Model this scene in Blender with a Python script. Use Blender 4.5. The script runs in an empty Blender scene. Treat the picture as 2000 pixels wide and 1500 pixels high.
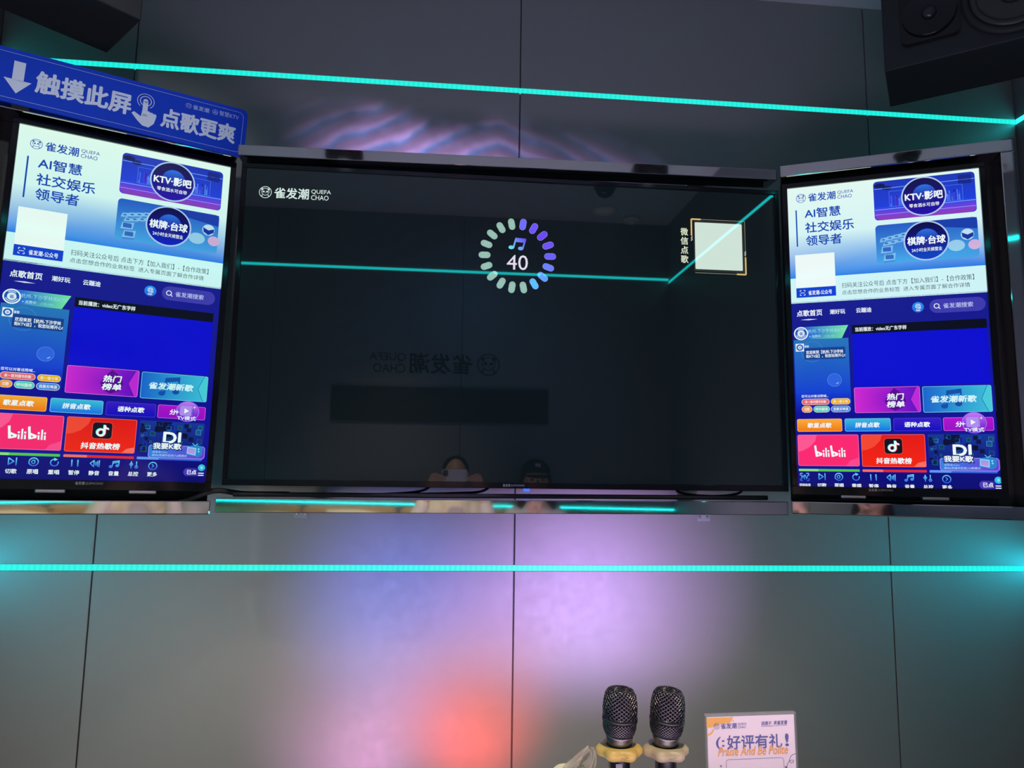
import bpy, bmesh, math, random
from mathutils import Vector, Matrix
random.seed(7)
C = bpy.context.scene.collection
CZ = 1.10                       # camera height; "rel" heights below are measured from the lens
R = math.radians

# ------------------------------------------------------------------ camera, world, view, lights
def cam():
    f, p, y, r = 1392.0, .1245, .0934, .0136
    cp, sp, cy, sy = math.cos(p), math.sin(p), math.cos(y), math.sin(y)
    fw = Vector((sy*cp, cy*cp, sp)); rt = Vector((cy, -sy, 0)); up = rt.cross(fw)
    r2 = rt*math.cos(r) + up*math.sin(r); u2 = up*math.cos(r) - rt*math.sin(r)
    cd = bpy.data.cameras.new('camera'); cd.sensor_width = 36; cd.lens = f*36/2000; cd.clip_start = .02
    co = bpy.data.objects.new('camera', cd); C.objects.link(co)
    m = Matrix((r2, u2, -fw)).transposed().to_4x4(); m.translation = (0, 0, CZ)
    co.matrix_world = m; bpy.context.scene.camera = co
cam()
sc = bpy.context.scene
sc.view_settings.view_transform = 'Standard'; sc.view_settings.look = 'None'
sc.view_settings.exposure = 0; sc.view_settings.gamma = 1
w = bpy.data.worlds.new('world'); sc.world = w; w.use_nodes = True
w.node_tree.nodes['Background'].inputs[0].default_value = (.30, .30, .42, 1)
w.node_tree.nodes['Background'].inputs[1].default_value = .0

def spot(name, loc, tgt, col, power, deg, blend=1.0, rad=.04, sx=1.0, gobo=None):
    l = bpy.data.lights.new(name, 'SPOT'); l.energy = power; l.color = col
    l.spot_size = R(deg); l.spot_blend = blend; l.shadow_soft_size = rad
    o = bpy.data.objects.new(name, l); C.objects.link(o)
    o.location = (loc[0], loc[1], loc[2]+CZ)
    d = Vector(tgt) - Vector(loc); o.rotation_euler = d.to_track_quat('-Z', 'Y').to_euler()
    o.scale = (sx, 1, 1)
    return o
def area(name, loc, tgt, col, power, sx, sy):
    l = bpy.data.lights.new(name, 'AREA'); l.shape = 'RECTANGLE'; l.size = sx; l.size_y = sy
    l.energy = power; l.color = col
    o = bpy.data.objects.new(name, l); C.objects.link(o)
    o.location = (loc[0], loc[1], loc[2]+CZ)
    d = Vector(tgt) - Vector(loc); o.rotation_euler = d.to_track_quat('-Z', 'Y').to_euler()
    return o
LAMP_A, LAMP_B = (-.58, .44, 1.70), (1.12, .44, 1.70)      # the two effect lamps under the ceiling
# small party lamps standing low down in front of the wall
spot('party_beam_violet', (.40, 1.38, -.565), (.38, 2.36, -.37), (.62, .38, 1.0), 36, 54, 1, .04)
spot('party_beam_violet', (.70, 1.38, -.565), (.64, 2.36, -.37), (.64, .38, .95), 34, 54, 1, .04)
spot('party_beam_blue', (-.18, 1.38, -.565), (-.13, 2.36, -.42), (.25, .28, 1.0), 34, 50, 1, .03)
spot('party_beam_red', (.12, 1.88, -1.0), (.11, 2.36, -.74), (1.0, .07, .07), 14, 66, 1, .03)
spot('party_beam_pink', (-.24, 1.88, -1.0), (-.24, 2.36, -.84), (.9, .36, .80), 9, 78, 1, .03)
spot('wall_fill_left', (-1.0, .95, 1.73), (-.9, 2.2, -.9), (1.0, .86, .70), 34, 75, 1, .05)  # added warm fill for the left wall, no ceiling fitting there
spot('wall_fill_right', (1.3, .95, 1.73), (1.3, 2.2, -.9), (1.0, .90, .82), 10, 75, 1, .05)  # weaker added fill for the right wall, also without a fitting
spot('table_fill', (.35, .70, 1.73), (.35, 1.2, -.6), (1.0, .84, .62), 130, 34, 1, .04)  # extra warm light put in over the table, no fixture
area('warm_wall_fill', (-.1, .5, -.85), (-.1, 2.36, -.8), (1.0, .84, .70), 6.5, 2.8, .3).data.spread = R(95)  # unseen low area light added to brighten the lower wall
area('ceiling_fill', (.2, .55, -.6), (.2, .75, 1.7), (.88, .66, 1.0), 16, 2.2, .4)  # upward fill with no fitting, added to lift the ceiling brightness
def aurora():
    """ripple lamp throwing a violet wave pattern on the wall above the screens"""
    lx, ly, lz = -.15, 1.15, 1.70
    o = spot('ripple_beam', (lx, ly, lz), (.12, 2.36, 1.12), (1, 1, 1), 75, 80, .3, .006)
    l = o.data; l.use_nodes = True; nt = l.node_tree; em = nt.nodes['Emission']; N = nt.nodes.new; K = nt.links.new
    ge = N('ShaderNodeNewGeometry'); sp = N('ShaderNodeSeparateXYZ'); K(ge.outputs['Incoming'], sp.inputs[0])
    def M(op, a, b=None):
        n = N('ShaderNodeMath'); n.operation = op
        for i, v in enumerate((a, b)):
            if v is None: continue
            if isinstance(v, (int, float)): n.inputs[i].default_value = v
            else: K(v, n.inputs[i])
        return n.outputs[0]
    def S(v, e0, e1):
        n = N('ShaderNodeMapRange'); n.interpolation_type = 'SMOOTHSTEP'; K(v, n.inputs[0]); n.inputs[1].default_value = e0; n.inputs[2].default_value = e1; return n.outputs[0]
    D = 2.36-ly                                                # throw distance to the wall
    x = M('ADD', M('MULTIPLY', M('DIVIDE', sp.outputs[0], sp.outputs[1]), D), lx)
    z = M('ADD', M('MULTIPLY', M('DIVIDE', sp.outputs[2], sp.outputs[1]), D), lz)
    cb = N('ShaderNodeCombineXYZ'); K(x, cb.inputs[0]); K(z, cb.inputs[1])
    nz = N('ShaderNodeTexNoise'); nz.inputs['Scale'].default_value = 4.5; nz.inputs['Detail'].default_value = 2; K(cb.outputs[0], nz.inputs['Vector'])
    s = M('ADD', M('ADD', M('MULTIPLY', M('ABSOLUTE', M('SUBTRACT', x, .16)), .5), z), M('MULTIPLY', nz.outputs['Fac'], .14))
    w1 = M('ADD', M('MULTIPLY', M('SINE', M('MULTIPLY', s, 78)), .5), .5)
    w2 = M('ADD', M('MULTIPLY', M('SINE', M('ADD', M('MULTIPLY', s, 78), 1.3)), .5), .5)
    top = M('ADD', M('MULTIPLY', nz.outputs['Fac'], .20), M('ADD', 1.115, M('MULTIPLY', x, -.09)))
    ev = M('POWER', S(M('SUBTRACT', z, top), .07, -.15), 1.4)
    eu = M('MULTIPLY', S(x, -.62, -.30), S(x, .82, .60))
    mx = N('ShaderNodeMix'); mx.data_type = 'RGBA'; K(M('POWER', w2, 3), mx.inputs[0]); mx.inputs[6].default_value = (.62, .36, .86, 1); mx.inputs[7].default_value = (.26, .36, 1.0, 1)
    K(mx.outputs[2], em.inputs['Color']); K(M('MULTIPLY', M('MULTIPLY', ev, eu), M('ADD', .62, M('MULTIPLY', M('POWER', w1, 2.0), .55))), em.inputs['Strength'])
aurora()
spot('back_wall_fill', (.2, 1.0, 1.72), (.1, -.5, .35), (.08, .50, 1.0), 34, 84, 1, .05)  # added blue fill, tints the back wall mirrored in the television
spot('sign_fill', (-.30, .62, 1.73), (-.98, 2.0, 1.02), (.92, .95, 1.0), 30, 32, .8, .03)  # added spot that brightens the blue sign, no lamp stands here
spot('sofa_fill', (-.3, .75, 1.72), (-.35, -.35, -.35), (1.0, .80, .55), 130, 50, 1, .05)  # added warm light so the sofa shows in the steel beam

# ------------------------------------------------------------------ helpers
def s2l(c):
    return tuple((v/255/12.92 if v/255 <= .04045 else ((v/255+.055)/1.055)**2.4) for v in c[:3])
MATS = {}
def mat(name, col, rough=.5, metal=0., spec=.5, emit=None, es=1., bump=None, alpha=1., coat=0.):
    if name in MATS: return MATS[name]
    m = bpy.data.materials.new(name); m.use_nodes = True; nt = m.node_tree
    b = nt.nodes['Principled BSDF']; i = b.inputs
    i['Base Color'].default_value = (*col, 1); i['Roughness'].default_value = rough
    i['Metallic'].default_value = metal; i['Specular IOR Level'].default_value = spec
    i['Coat Weight'].default_value = coat
    if alpha < 1: i['Alpha'].default_value = alpha
    if emit: i['Emission Color'].default_value = (*emit, 1); i['Emission Strength'].default_value = es
    tc = nt.nodes.new('ShaderNodeTexCoord'); nz = nt.nodes.new('ShaderNodeTexNoise')
    sc_, amt, dist = bump or (60, .04, .0)
    nz.inputs['Scale'].default_value = sc_; nz.inputs['Detail'].default_value = 3
    nt.links.new(tc.outputs['Object'], nz.inputs['Vector'])
    mr = nt.nodes.new('ShaderNodeMapRange'); mr.inputs['To Min'].default_value = max(0, rough-amt); mr.inputs['To Max'].default_value = min(1, rough+amt)
    nt.links.new(nz.outputs['Fac'], mr.inputs['Value']); nt.links.new(mr.outputs['Result'], i['Roughness'])
    if dist:
        bp = nt.nodes.new('ShaderNodeBump'); bp.inputs['Distance'].default_value = dist; bp.inputs['Strength'].default_value = .6
        nt.links.new(nz.outputs['Fac'], bp.inputs['Height']); nt.links.new(bp.outputs['Normal'], i['Normal'])
    MATS[name] = m; return m

M_WALL = mat('satin_panel', (.30, .295, .30), .52, .35, .5, bump=(35, .05, .0))
M_GAP = mat('seam_grey', (.16, .16, .17), .8)
M_SIDE = mat('side_panel', (.24, .24, .26), .5, .3)
M_CEIL = mat('ceiling_paint', (.55, .54, .58), .8)
M_FLOOR = mat('dark_floor_tile', (.06, .06, .07), .3)
M_CHROME = mat('mirror_steel', (.72, .70, .68), .04, 1.0, bump=(8, .02, .0))
M_EDGE = mat('polished_edge', (.9, .86, .8), .16, 1.0)
M_BLACK = mat('black_plastic', (.012, .012, .014), .28)
M_GLOSSK = mat('gloss_black', (.006, .006, .008), .08)
M_MATK = mat('matt_black', (.016, .016, .018), .65)
M_CAB = mat('speaker_vinyl', (.018, .018, .021), .5, bump=(400, .1, .0004))
M_CONE = mat('speaker_cone', (.05, .048, .045), .6)
M_RUB = mat('rubber_surround', (.035, .034, .03), .45)
M_ZINC = mat('zinc_steel', (.5, .5, .5), .35, .9)
M_WHITEP = mat('white_plastic', (.75, .75, .73), .4)
M_BADGE = mat('badge_silver', (.42, .42, .42), .4, .3)

def obj(name, bm, m, parent=None, smooth=False):
    me = bpy.data.meshes.new(name); bm.to_mesh(me); bm.free()
    for x in (m if isinstance(m, (list, tuple)) else [m]): me.materials.append(x)
    if smooth:
        for p in me.polygons: p.use_smooth = True
    o = bpy.data.objects.new(name, me); C.objects.link(o)
    if parent: o.parent = parent
    return o
def tag(o, label=None, cat=None, group=None, kind=None):
    if label: o['label'] = label
    if cat: o['category'] = cat
    if group: o['group'] = group
    if kind: o['kind'] = kind
    return o
def thing(name, label, cat, loc=(0, 0, 0), rot=(0, 0, 0), group=None):
    o = bpy.data.objects.new(name, None); C.objects.link(o); o.empty_display_size = .05
    o.location = (loc[0], loc[1], loc[2]+CZ); o.rotation_euler = rot
    return tag(o, label, cat, group)
def NB(): return bmesh.new()
def box(bm, x0, x1, y0, y1, z0, z1, bev=0., mi=0):
    vs = [bm.verts.new((x, y, z)) for x in (x0, x1) for y in (y0, y1) for z in (z0, z1)]
    fs = [bm.faces.new([vs[k] for k in q]) for q in ((0,1,3,2),(4,6,7,5),(0,4,5,1),(2,3,7,6),(0,2,6,4),(1,5,7,3))]
    for f in fs: f.material_index = mi
    if bev:
        es = list({e for f in fs for e in f.edges})
        bmesh.ops.bevel(bm, geom=es, offset=bev, segments=2, affect='EDGES', profile=.5)
    return fs
def lathe(bm, prof, seg=32, mtx=None, cap=True, mi=0):
    """prof: (r, h) along local z"""
    rings = []
    for r, h in prof:
        rings.append([bm.verts.new((mtx or Matrix()) @ Vector((r*math.cos(2*math.pi*k/seg), r*math.sin(2*math.pi*k/seg), h))) for k in range(seg)])
    for a, b in zip(rings, rings[1:]):
        for k in range(seg):
            f = bm.faces.new((a[k], a[(k+1) % seg], b[(k+1) % seg], b[k])); f.material_index = mi; f.smooth = True
    if cap:
        for rg, rev in ((rings[0], True), (rings[-1], False)):
            f = bm.faces.new(rg[::-1] if rev else rg); f.material_index = mi
def tube(bm, pts, r, seg=10, rad=None):
    pts = [Vector(p) for p in pts]; rings = []
    up = Vector((0, 0, 1))
    for i, p in enumerate(pts):
        t = (pts[min(i+1, len(pts)-1)] - pts[max(i-1, 0)]).normalized()
        a = t.cross(up)
        if a.length < .05: a = t.cross(Vector((0, 1, 0)))
        a.normalize(); b = a.cross(t); rr = rad[i] if rad else r
        rings.append([bm.verts.new(p + (a*math.cos(2*math.pi*k/seg)+b*math.sin(2*math.pi*k/seg))*rr) for k in range(seg)])
    for x, y in zip(rings, rings[1:]):
        for k in range(seg):
            f = bm.faces.new((x[k], x[(k+1) % seg], y[(k+1) % seg], y[k])); f.smooth = True
    bm.faces.new(rings[0][::-1]); bm.faces.new(rings[-1])
def smoothpath(pts, n=8):
    """Catmull-Rom"""
    P = [Vector(p) for p in pts]; P = [P[0]*2-P[1]] + P + [P[-1]*2-P[-2]]; out = []
    for i in range(1, len(P)-2):
        for k in range(n):
            t = k/n; a, b, c, d = P[i-1:i+3]
            out.append(.5*((2*b)+(c-a)*t+(2*a-5*b+4*c-d)*t*t+(3*b-a-3*c+d)*t**3))
    out.append(P[-2]); return out
def rrect(x0, y0, x1, y1, r, n=6):
    if r <= 0: return [(x0, y0), (x1, y0), (x1, y1), (x0, y1)]
    pts = []
    for cx, cy, a0 in ((x1-r, y0+r, -90), (x1-r, y1-r, 0), (x0+r, y1-r, 90), (x0+r, y0+r, 180)):
        for k in range(n+1):
            a = R(a0+90*k/n); pts.append((cx+r*math.cos(a), cy+r*math.sin(a)))
    return pts
def plate(bm, pts, y0, y1, mi=0):
    """outline in (x, z), thickness y0..y1"""
    a = [bm.verts.new((x, y0, z)) for x, z in pts]; b = [bm.verts.new((x, y1, z)) for x, z in pts]
    bm.faces.new(a).material_index = mi; bm.faces.new(b[::-1]).material_index = mi
    n = len(pts)
    for k in range(n): bm.faces.new((a[k], b[k], b[(k+1) % n], a[(k+1) % n])).material_index = mi
    bmesh.ops.recalc_face_normals(bm, faces=bm.faces[:])

# ---- flat artwork: polygons, strokes and lettering collected in 2-D (y down), coloured per corner
GLYPH = {}
def glyphs(s, bold=0., shear=0., space=1.):
    key = (s, bold, shear, space)
    if key not in GLYPH:
        cu = bpy.data.curves.new('txt', 'FONT'); cu.body = s; cu.size = 1; cu.shear = shear
        cu.fill_mode = 'FRONT'; cu.resolution_u = 3; cu.space_character = space
        o = bpy.data.objects.new('txt', cu); C.objects.link(o); bpy.context.view_layer.update()
        me = o.to_mesh()
        v = [(p.co.x, p.co.y) for p in me.vertices]; f = [tuple(p.vertices) for p in me.polygons]
        o.to_mesh_clear(); bpy.data.objects.remove(o); bpy.data.curves.remove(cu)
        xs = [p[0] for p in v] or [0, 1]; ys = [p[1] for p in v] or [0, 1]
        GLYPH[key] = (v, f, min(xs), max(xs), min(ys), max(ys))
    return GLYPH[key]
class Art:
    def __init__(s): s.p = []                                  # (points, colour|function, layer)
    def poly(s, pts, col, layer=1):
        cx = sum(p[0] for p in pts)/len(pts); cy = sum(p[1] for p in pts)/len(pts)
        if callable(col):
            n = len(pts)
            for k in range(n): s.p.append((((cx, cy), pts[k], pts[(k+1) % n]), col, layer))
        else: s.p.append((tuple(pts), col, layer))
    def rect(s, x0, y0, x1, y1, col, layer=1, r=0): s.poly(rrect(x0, y0, x1, y1, r), col, layer)
    def ell(s, cx, cy, rx, ry, col, layer=1, n=28): s.poly([(cx+rx*math.cos(2*math.pi*k/n), cy+ry*math.sin(2*math.pi*k/n)) for k in range(n)], col, layer)
    def ring(s, cx, cy, ro, ri, col, layer=1, a0=0, a1=360, n=36):
        for k in range(n):
            a, b = R(a0+(a1-a0)*k/n), R(a0+(a1-a0)*(k+1)/n)
            s.p.append((((cx+ri*math.cos(a), cy+ri*math.sin(a)), (cx+ro*math.cos(a), cy+ro*math.sin(a)), (cx+ro*math.cos(b), cy+ro*math.sin(b)), (cx+ri*math.cos(b), cy+ri*math.sin(b))), col, layer))
    def line(s, pts, w, col, layer=1, caps=True):
        for (ax, ay), (bx, by) in zip(pts, pts[1:]):
            L = math.hypot(bx-ax, by-ay) or 1; nx, ny = -(by-ay)/L*w/2, (bx-ax)/L*w/2
            s.p.append((((ax+nx, ay+ny), (bx+nx, by+ny), (bx-nx, by-ny), (ax-nx, ay-ny)), col, layer))
        if caps:
            for x, y in pts: s.ell(x, y, w/2, w/2, col, layer, 10)
    def outline(s, pts, w, col, layer=1): s.line(list(pts)+[pts[0]], w, col, layer, False)
    def text(s, t, x0, y0, x1, y1, col, layer=3, bold=.0, shear=0., space=1.):
        v, f, a, b, c, d = glyphs(t, bold, shear, space)
        kx = (x1-x0)/(b-a); ky = (y1-y0)/(d-c)
        q = [(x0+(x-a)*kx, y1-(y-c)*ky) for x, y in v]
        d_ = bold*.62*abs(ky) if len(t) and bold > 0 else 0
        for k in range(8 if d_ else 1):
            ox, oy = (d_*math.cos(k*math.pi/4), d_*math.sin(k*math.pi/4)) if d_ else (0, 0)
            for fc in f: s.p.append((tuple((q[j][0]+ox, q[j][1]+oy) for j in fc), col, layer-.04*k))
    def logo(s, x, y, h, col, bg, layer=3, latin=True):
        """round emblem, three characters, two latin lines; h = emblem diameter"""
        r = h/2; cx, cy = x+r, y+r
        s.ring(cx, cy, r, r*.90, col, layer)
        for k in (-1, 1):
            s.ell(cx+k*r*.50, cy-r*.50, r*.17, r*.17, col, layer, 12)
            s.ell(cx+k*r*.27, cy-r*.10, r*.17, r*.15, col, layer, 12)
        s.ring(cx, cy-r*.08, r*.62, r*.54, col, layer, 150, 390)
        s.ring(cx, cy+r*.05, r*.50, r*.42, col, layer, 20, 160, 16)
        s.ell(cx, cy+r*.14, r*.07, r*.05, col, layer, 8)
        s.line([(cx-r*.45, cy+r*.45), (cx-r*.55, cy+r*.68)], r*.12, col, layer); s.line([(cx+r*.45, cy+r*.45), (cx+r*.55, cy+r*.68)], r*.12, col, layer)
        s.text('雀发潮', x+h*1.22, y+h*.06, x+h*3.95, y+h*.95, col, layer, .028)
        if latin:
            s.text('QUEFA', x+h*4.15, y+h*.08, x+h*5.72, y+h*.48, col, layer, .004)
            s.text('CHAO', x+h*4.15, y+h*.56, x+h*5.55, y+h*.96, col, layer, .004)
    def build(s, name, m, fx, fy, parent=None, dy=-.00025, base=0.):
        bm = NB(); cl = bm.loops.layers.float_color.new('Col')
        for pts, col, layer in s.p:
            vs = [bm.verts.new((fx(x), base+dy*layer, fy(y))) for x, y in pts]
            f = bm.faces.new(vs); f.normal_update()
            if f.normal.y > 0: f.normal_flip()
            for l, q in zip(f.loops, pts if f.loops[0].vert is vs[0] and (len(vs) < 2 or f.loops[1].vert is vs[1]) else pts): pass
            idx = {v: q for v, q in zip(vs, pts)}
            for l in f.loops:
                c = col(*idx[l.vert]) if callable(col) else col
                l[cl] = (*s2l(c), 1)
        return obj(name, bm, m, parent)
def grad(c0, c1, a, b, ax=1):
    def f(x, y):
        t = min(1, max(0, ((y if ax else x)-a)/(b-a))); return tuple(p+(q-p)*t for p, q in zip(c0, c1))
    return f
def art_mat(name, emit, tint=(1, 1, 1), rough=.1, spec=.5):
    m = bpy.data.materials.new(name); m.use_nodes = True; nt = m.node_tree; b = nt.nodes['Principled BSDF']
    at = nt.nodes.new('ShaderNodeAttribute'); at.attribute_name = 'Col'
    mx = nt.nodes.new('ShaderNodeMix'); mx.data_type = 'RGBA'; mx.blend_type = 'MULTIPLY'; mx.inputs[0].default_value = 1
    nt.links.new(at.outputs['Color'], mx.inputs[6]); mx.inputs[7].default_value = (*tint, 1)
    b.inputs['Roughness'].default_value = rough; b.inputs['Specular IOR Level'].default_value = spec
    if emit:
        nt.links.new(mx.outputs[2], b.inputs['Emission Color']); b.inputs['Emission Strength'].default_value = emit
        b.inputs['Base Color'].default_value = (.004, .004, .005, 1)
    else: nt.links.new(mx.outputs[2], b.inputs['Base Color'])
    return m
M_PRINT = art_mat('print_ink', 0, rough=.75, spec=.15)

# ------------------------------------------------------------------ the room
WY, BY, XL, XR, XJ, YJ, ZC = 2.36, -.50, -1.50, 2.12, 1.54, 1.10, 1.76
LEDH, ZU, ZL = .0095, 1.343, -.306
bm = NB()
cols = [XL, -1.068, .236, 1.530, XR]; rows = [(-CZ, ZL-LEDH), (ZL+LEDH, ZU-LEDH), (ZU+LEDH, ZC)]
for x0, x1 in zip(cols, cols[1:]):
    for z0, z1 in rows: box(bm, x0+.0022, x1-.0022, WY, WY+.012, z0+CZ, z1+CZ, .0012)
box(bm, XL-.1, XR+.1, WY+.0122, WY+.10, 0, ZC+CZ, 0, 1)
tag(obj('wall_front', bm, [M_WALL, M_GAP]), kind='structure')
def wall(name, x0, x1, y0, y1, leds=True):
    bm = NB()
    for z0, z1 in rows: box(bm, x0, x1, y0, y1, z0+CZ, z1+CZ)
    tag(obj(name, bm, M_SIDE), kind='structure')
wall('wall_left', XL-.1, XL, BY, WY+.012)
wall('wall_right', XR, XR+.1, YJ, WY+.012)
wall('wall_right_corner', XJ, XR+.1, BY, YJ)
ROWB = [(-CZ, -.199), (-.189, ZU+.012), (ZU+.03, ZC)]
bm = NB()
for a, b in ((XL-.1, -1.15), (-1.146, .1), (.104, XJ+.1)):
    for z0, z1 in ROWB: box(bm, a, b, BY-.1, BY, z0+CZ, z1+CZ)
tag(obj('wall_back', bm, M_SIDE), kind='structure')
bm = NB(); box(bm, XL-.1, XR+.1, BY-.1, WY+.1, ZC+CZ, ZC+CZ+.1); tag(obj('ceiling', bm, M_CEIL), kind='structure')
bm = NB(); box(bm, XL-.1, XR+.1, BY-.1, WY+.1, -.1, 0); tag(obj('floor', bm, M_FLOOR), kind='structure')

# ------------------------------------------------------------------ LED strips let into the wall joints
def led_material(name, axis, strength):
    m = bpy.data.materials.new(name); m.use_nodes = True; nt = m.node_tree; b = nt.nodes['Principled BSDF']
    tc = nt.nodes.new('ShaderNodeTexCoord'); sp = nt.nodes.new('ShaderNodeSeparateXYZ'); nt.links.new(tc.outputs['Object'], sp.inputs[0])
    mu = nt.nodes.new('ShaderNodeMath'); mu.operation = 'MULTIPLY'; mu.inputs[1].default_value = 2*math.pi*60
    nt.links.new(sp.outputs[axis], mu.inputs[0])
    si = nt.nodes.new('ShaderNodeMath'); si.operation = 'SINE'; nt.links.new(mu.outputs[0], si.inputs[0])
    mr = nt.nodes.new('ShaderNodeMapRange'); mr.inputs[1].default_value = -1; mr.inputs[3].default_value = strength*.93; mr.inputs[4].default_value = strength*1.08
    nt.links.new(si.outputs[0], mr.inputs[0]); nt.links.new(mr.outputs[0], b.inputs['Emission Strength'])
    b.inputs['Emission Color'].default_value = (.010, .95, .95, 1); b.inputs['Base Color'].default_value = (.03, .05, .05, 1)
    return m
LED_S = 5.5
M_LEDX, M_LEDY = led_material('led_glow_long', 0, LED_S), led_material('led_glow_side', 1, LED_S)
M_LEDLOW = led_material('led_glow_side_low', 1, 42.0)
M_LEDLOW.node_tree.nodes['Principled BSDF'].inputs['Emission Color'].default_value = (.01, .74, .95, 1)
M_LEDF = led_material('led_glow_front', 0, 1.0)
M_LEDF.node_tree.nodes['Principled BSDF'].inputs['Emission Color'].default_value = (.014, .86, .73, 1)
def led(label, a, b, z, along='x', depth=1, half=LEDH):
    """a, b: ends (x, y) on the wall surface; depth: direction into the wall"""
    t = thing('led_strip', label, 'light strip', (a[0], a[1], z), group=None)
    d0, d1, h = .001*depth, .009*depth, half-.0006
    bm = NB(); bc = NB()
    if along == 'x':
        L = b[0]-a[0]; box(bm, 0, L, min(d0, d1), max(d0, d1), -h, h); box(bc, 0, L, min(d1, d1*1.8), max(d1, d1*1.8), -h, h)
    else:
        L = b[1]-a[1]; box(bm, min(d0, d1), max(d0, d1), 0, L, -h, h); box(bc, min(d1, d1*1.8), max(d1, d1*1.8), 0, L, -h, h)
    obj('diffuser', bm, (M_LEDF if a[1] > 2 else M_LEDX) if along == 'x' else (M_LEDLOW if z < 0 else M_LEDY), t); obj('channel', bc, M_ZINC, t)
    return t
led('turquoise LED strip crossing the dark wall above the screens', (XL, WY), (XR, WY), ZU)
led('turquoise LED strip crossing the wall below the screens', (XL, WY), (XR, WY), ZL)
led('short turquoise LED strip on right side wall meeting the upper strip at the corner', (XR, YJ), (XR, WY), ZU, 'y')
led('short turquoise LED strip on right side wall meeting the lower strip', (XR, YJ), (XR, WY), ZL, 'y')
led('upper turquoise LED strip on left side wall behind the blue sign', (XL, BY), (XL, WY), ZU, 'y', -1)
led('lower turquoise LED strip on left side wall', (XL, BY), (XL, WY), ZL, 'y', -1)
led('upper turquoise LED strip on right side wall mirrored slanting in the television', (XJ, BY), (XJ, YJ), ZU, 'y')
led('upper turquoise LED strip on back wall mirrored level in the television', (XL, BY), (XJ, BY), ZU+.021, 'x', -1)
led('turquoise LED strip over the sofa back, mirrored in the lower steel beam', (XL, BY), (XJ, BY), -.194, 'x', -1, .0032)

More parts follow.
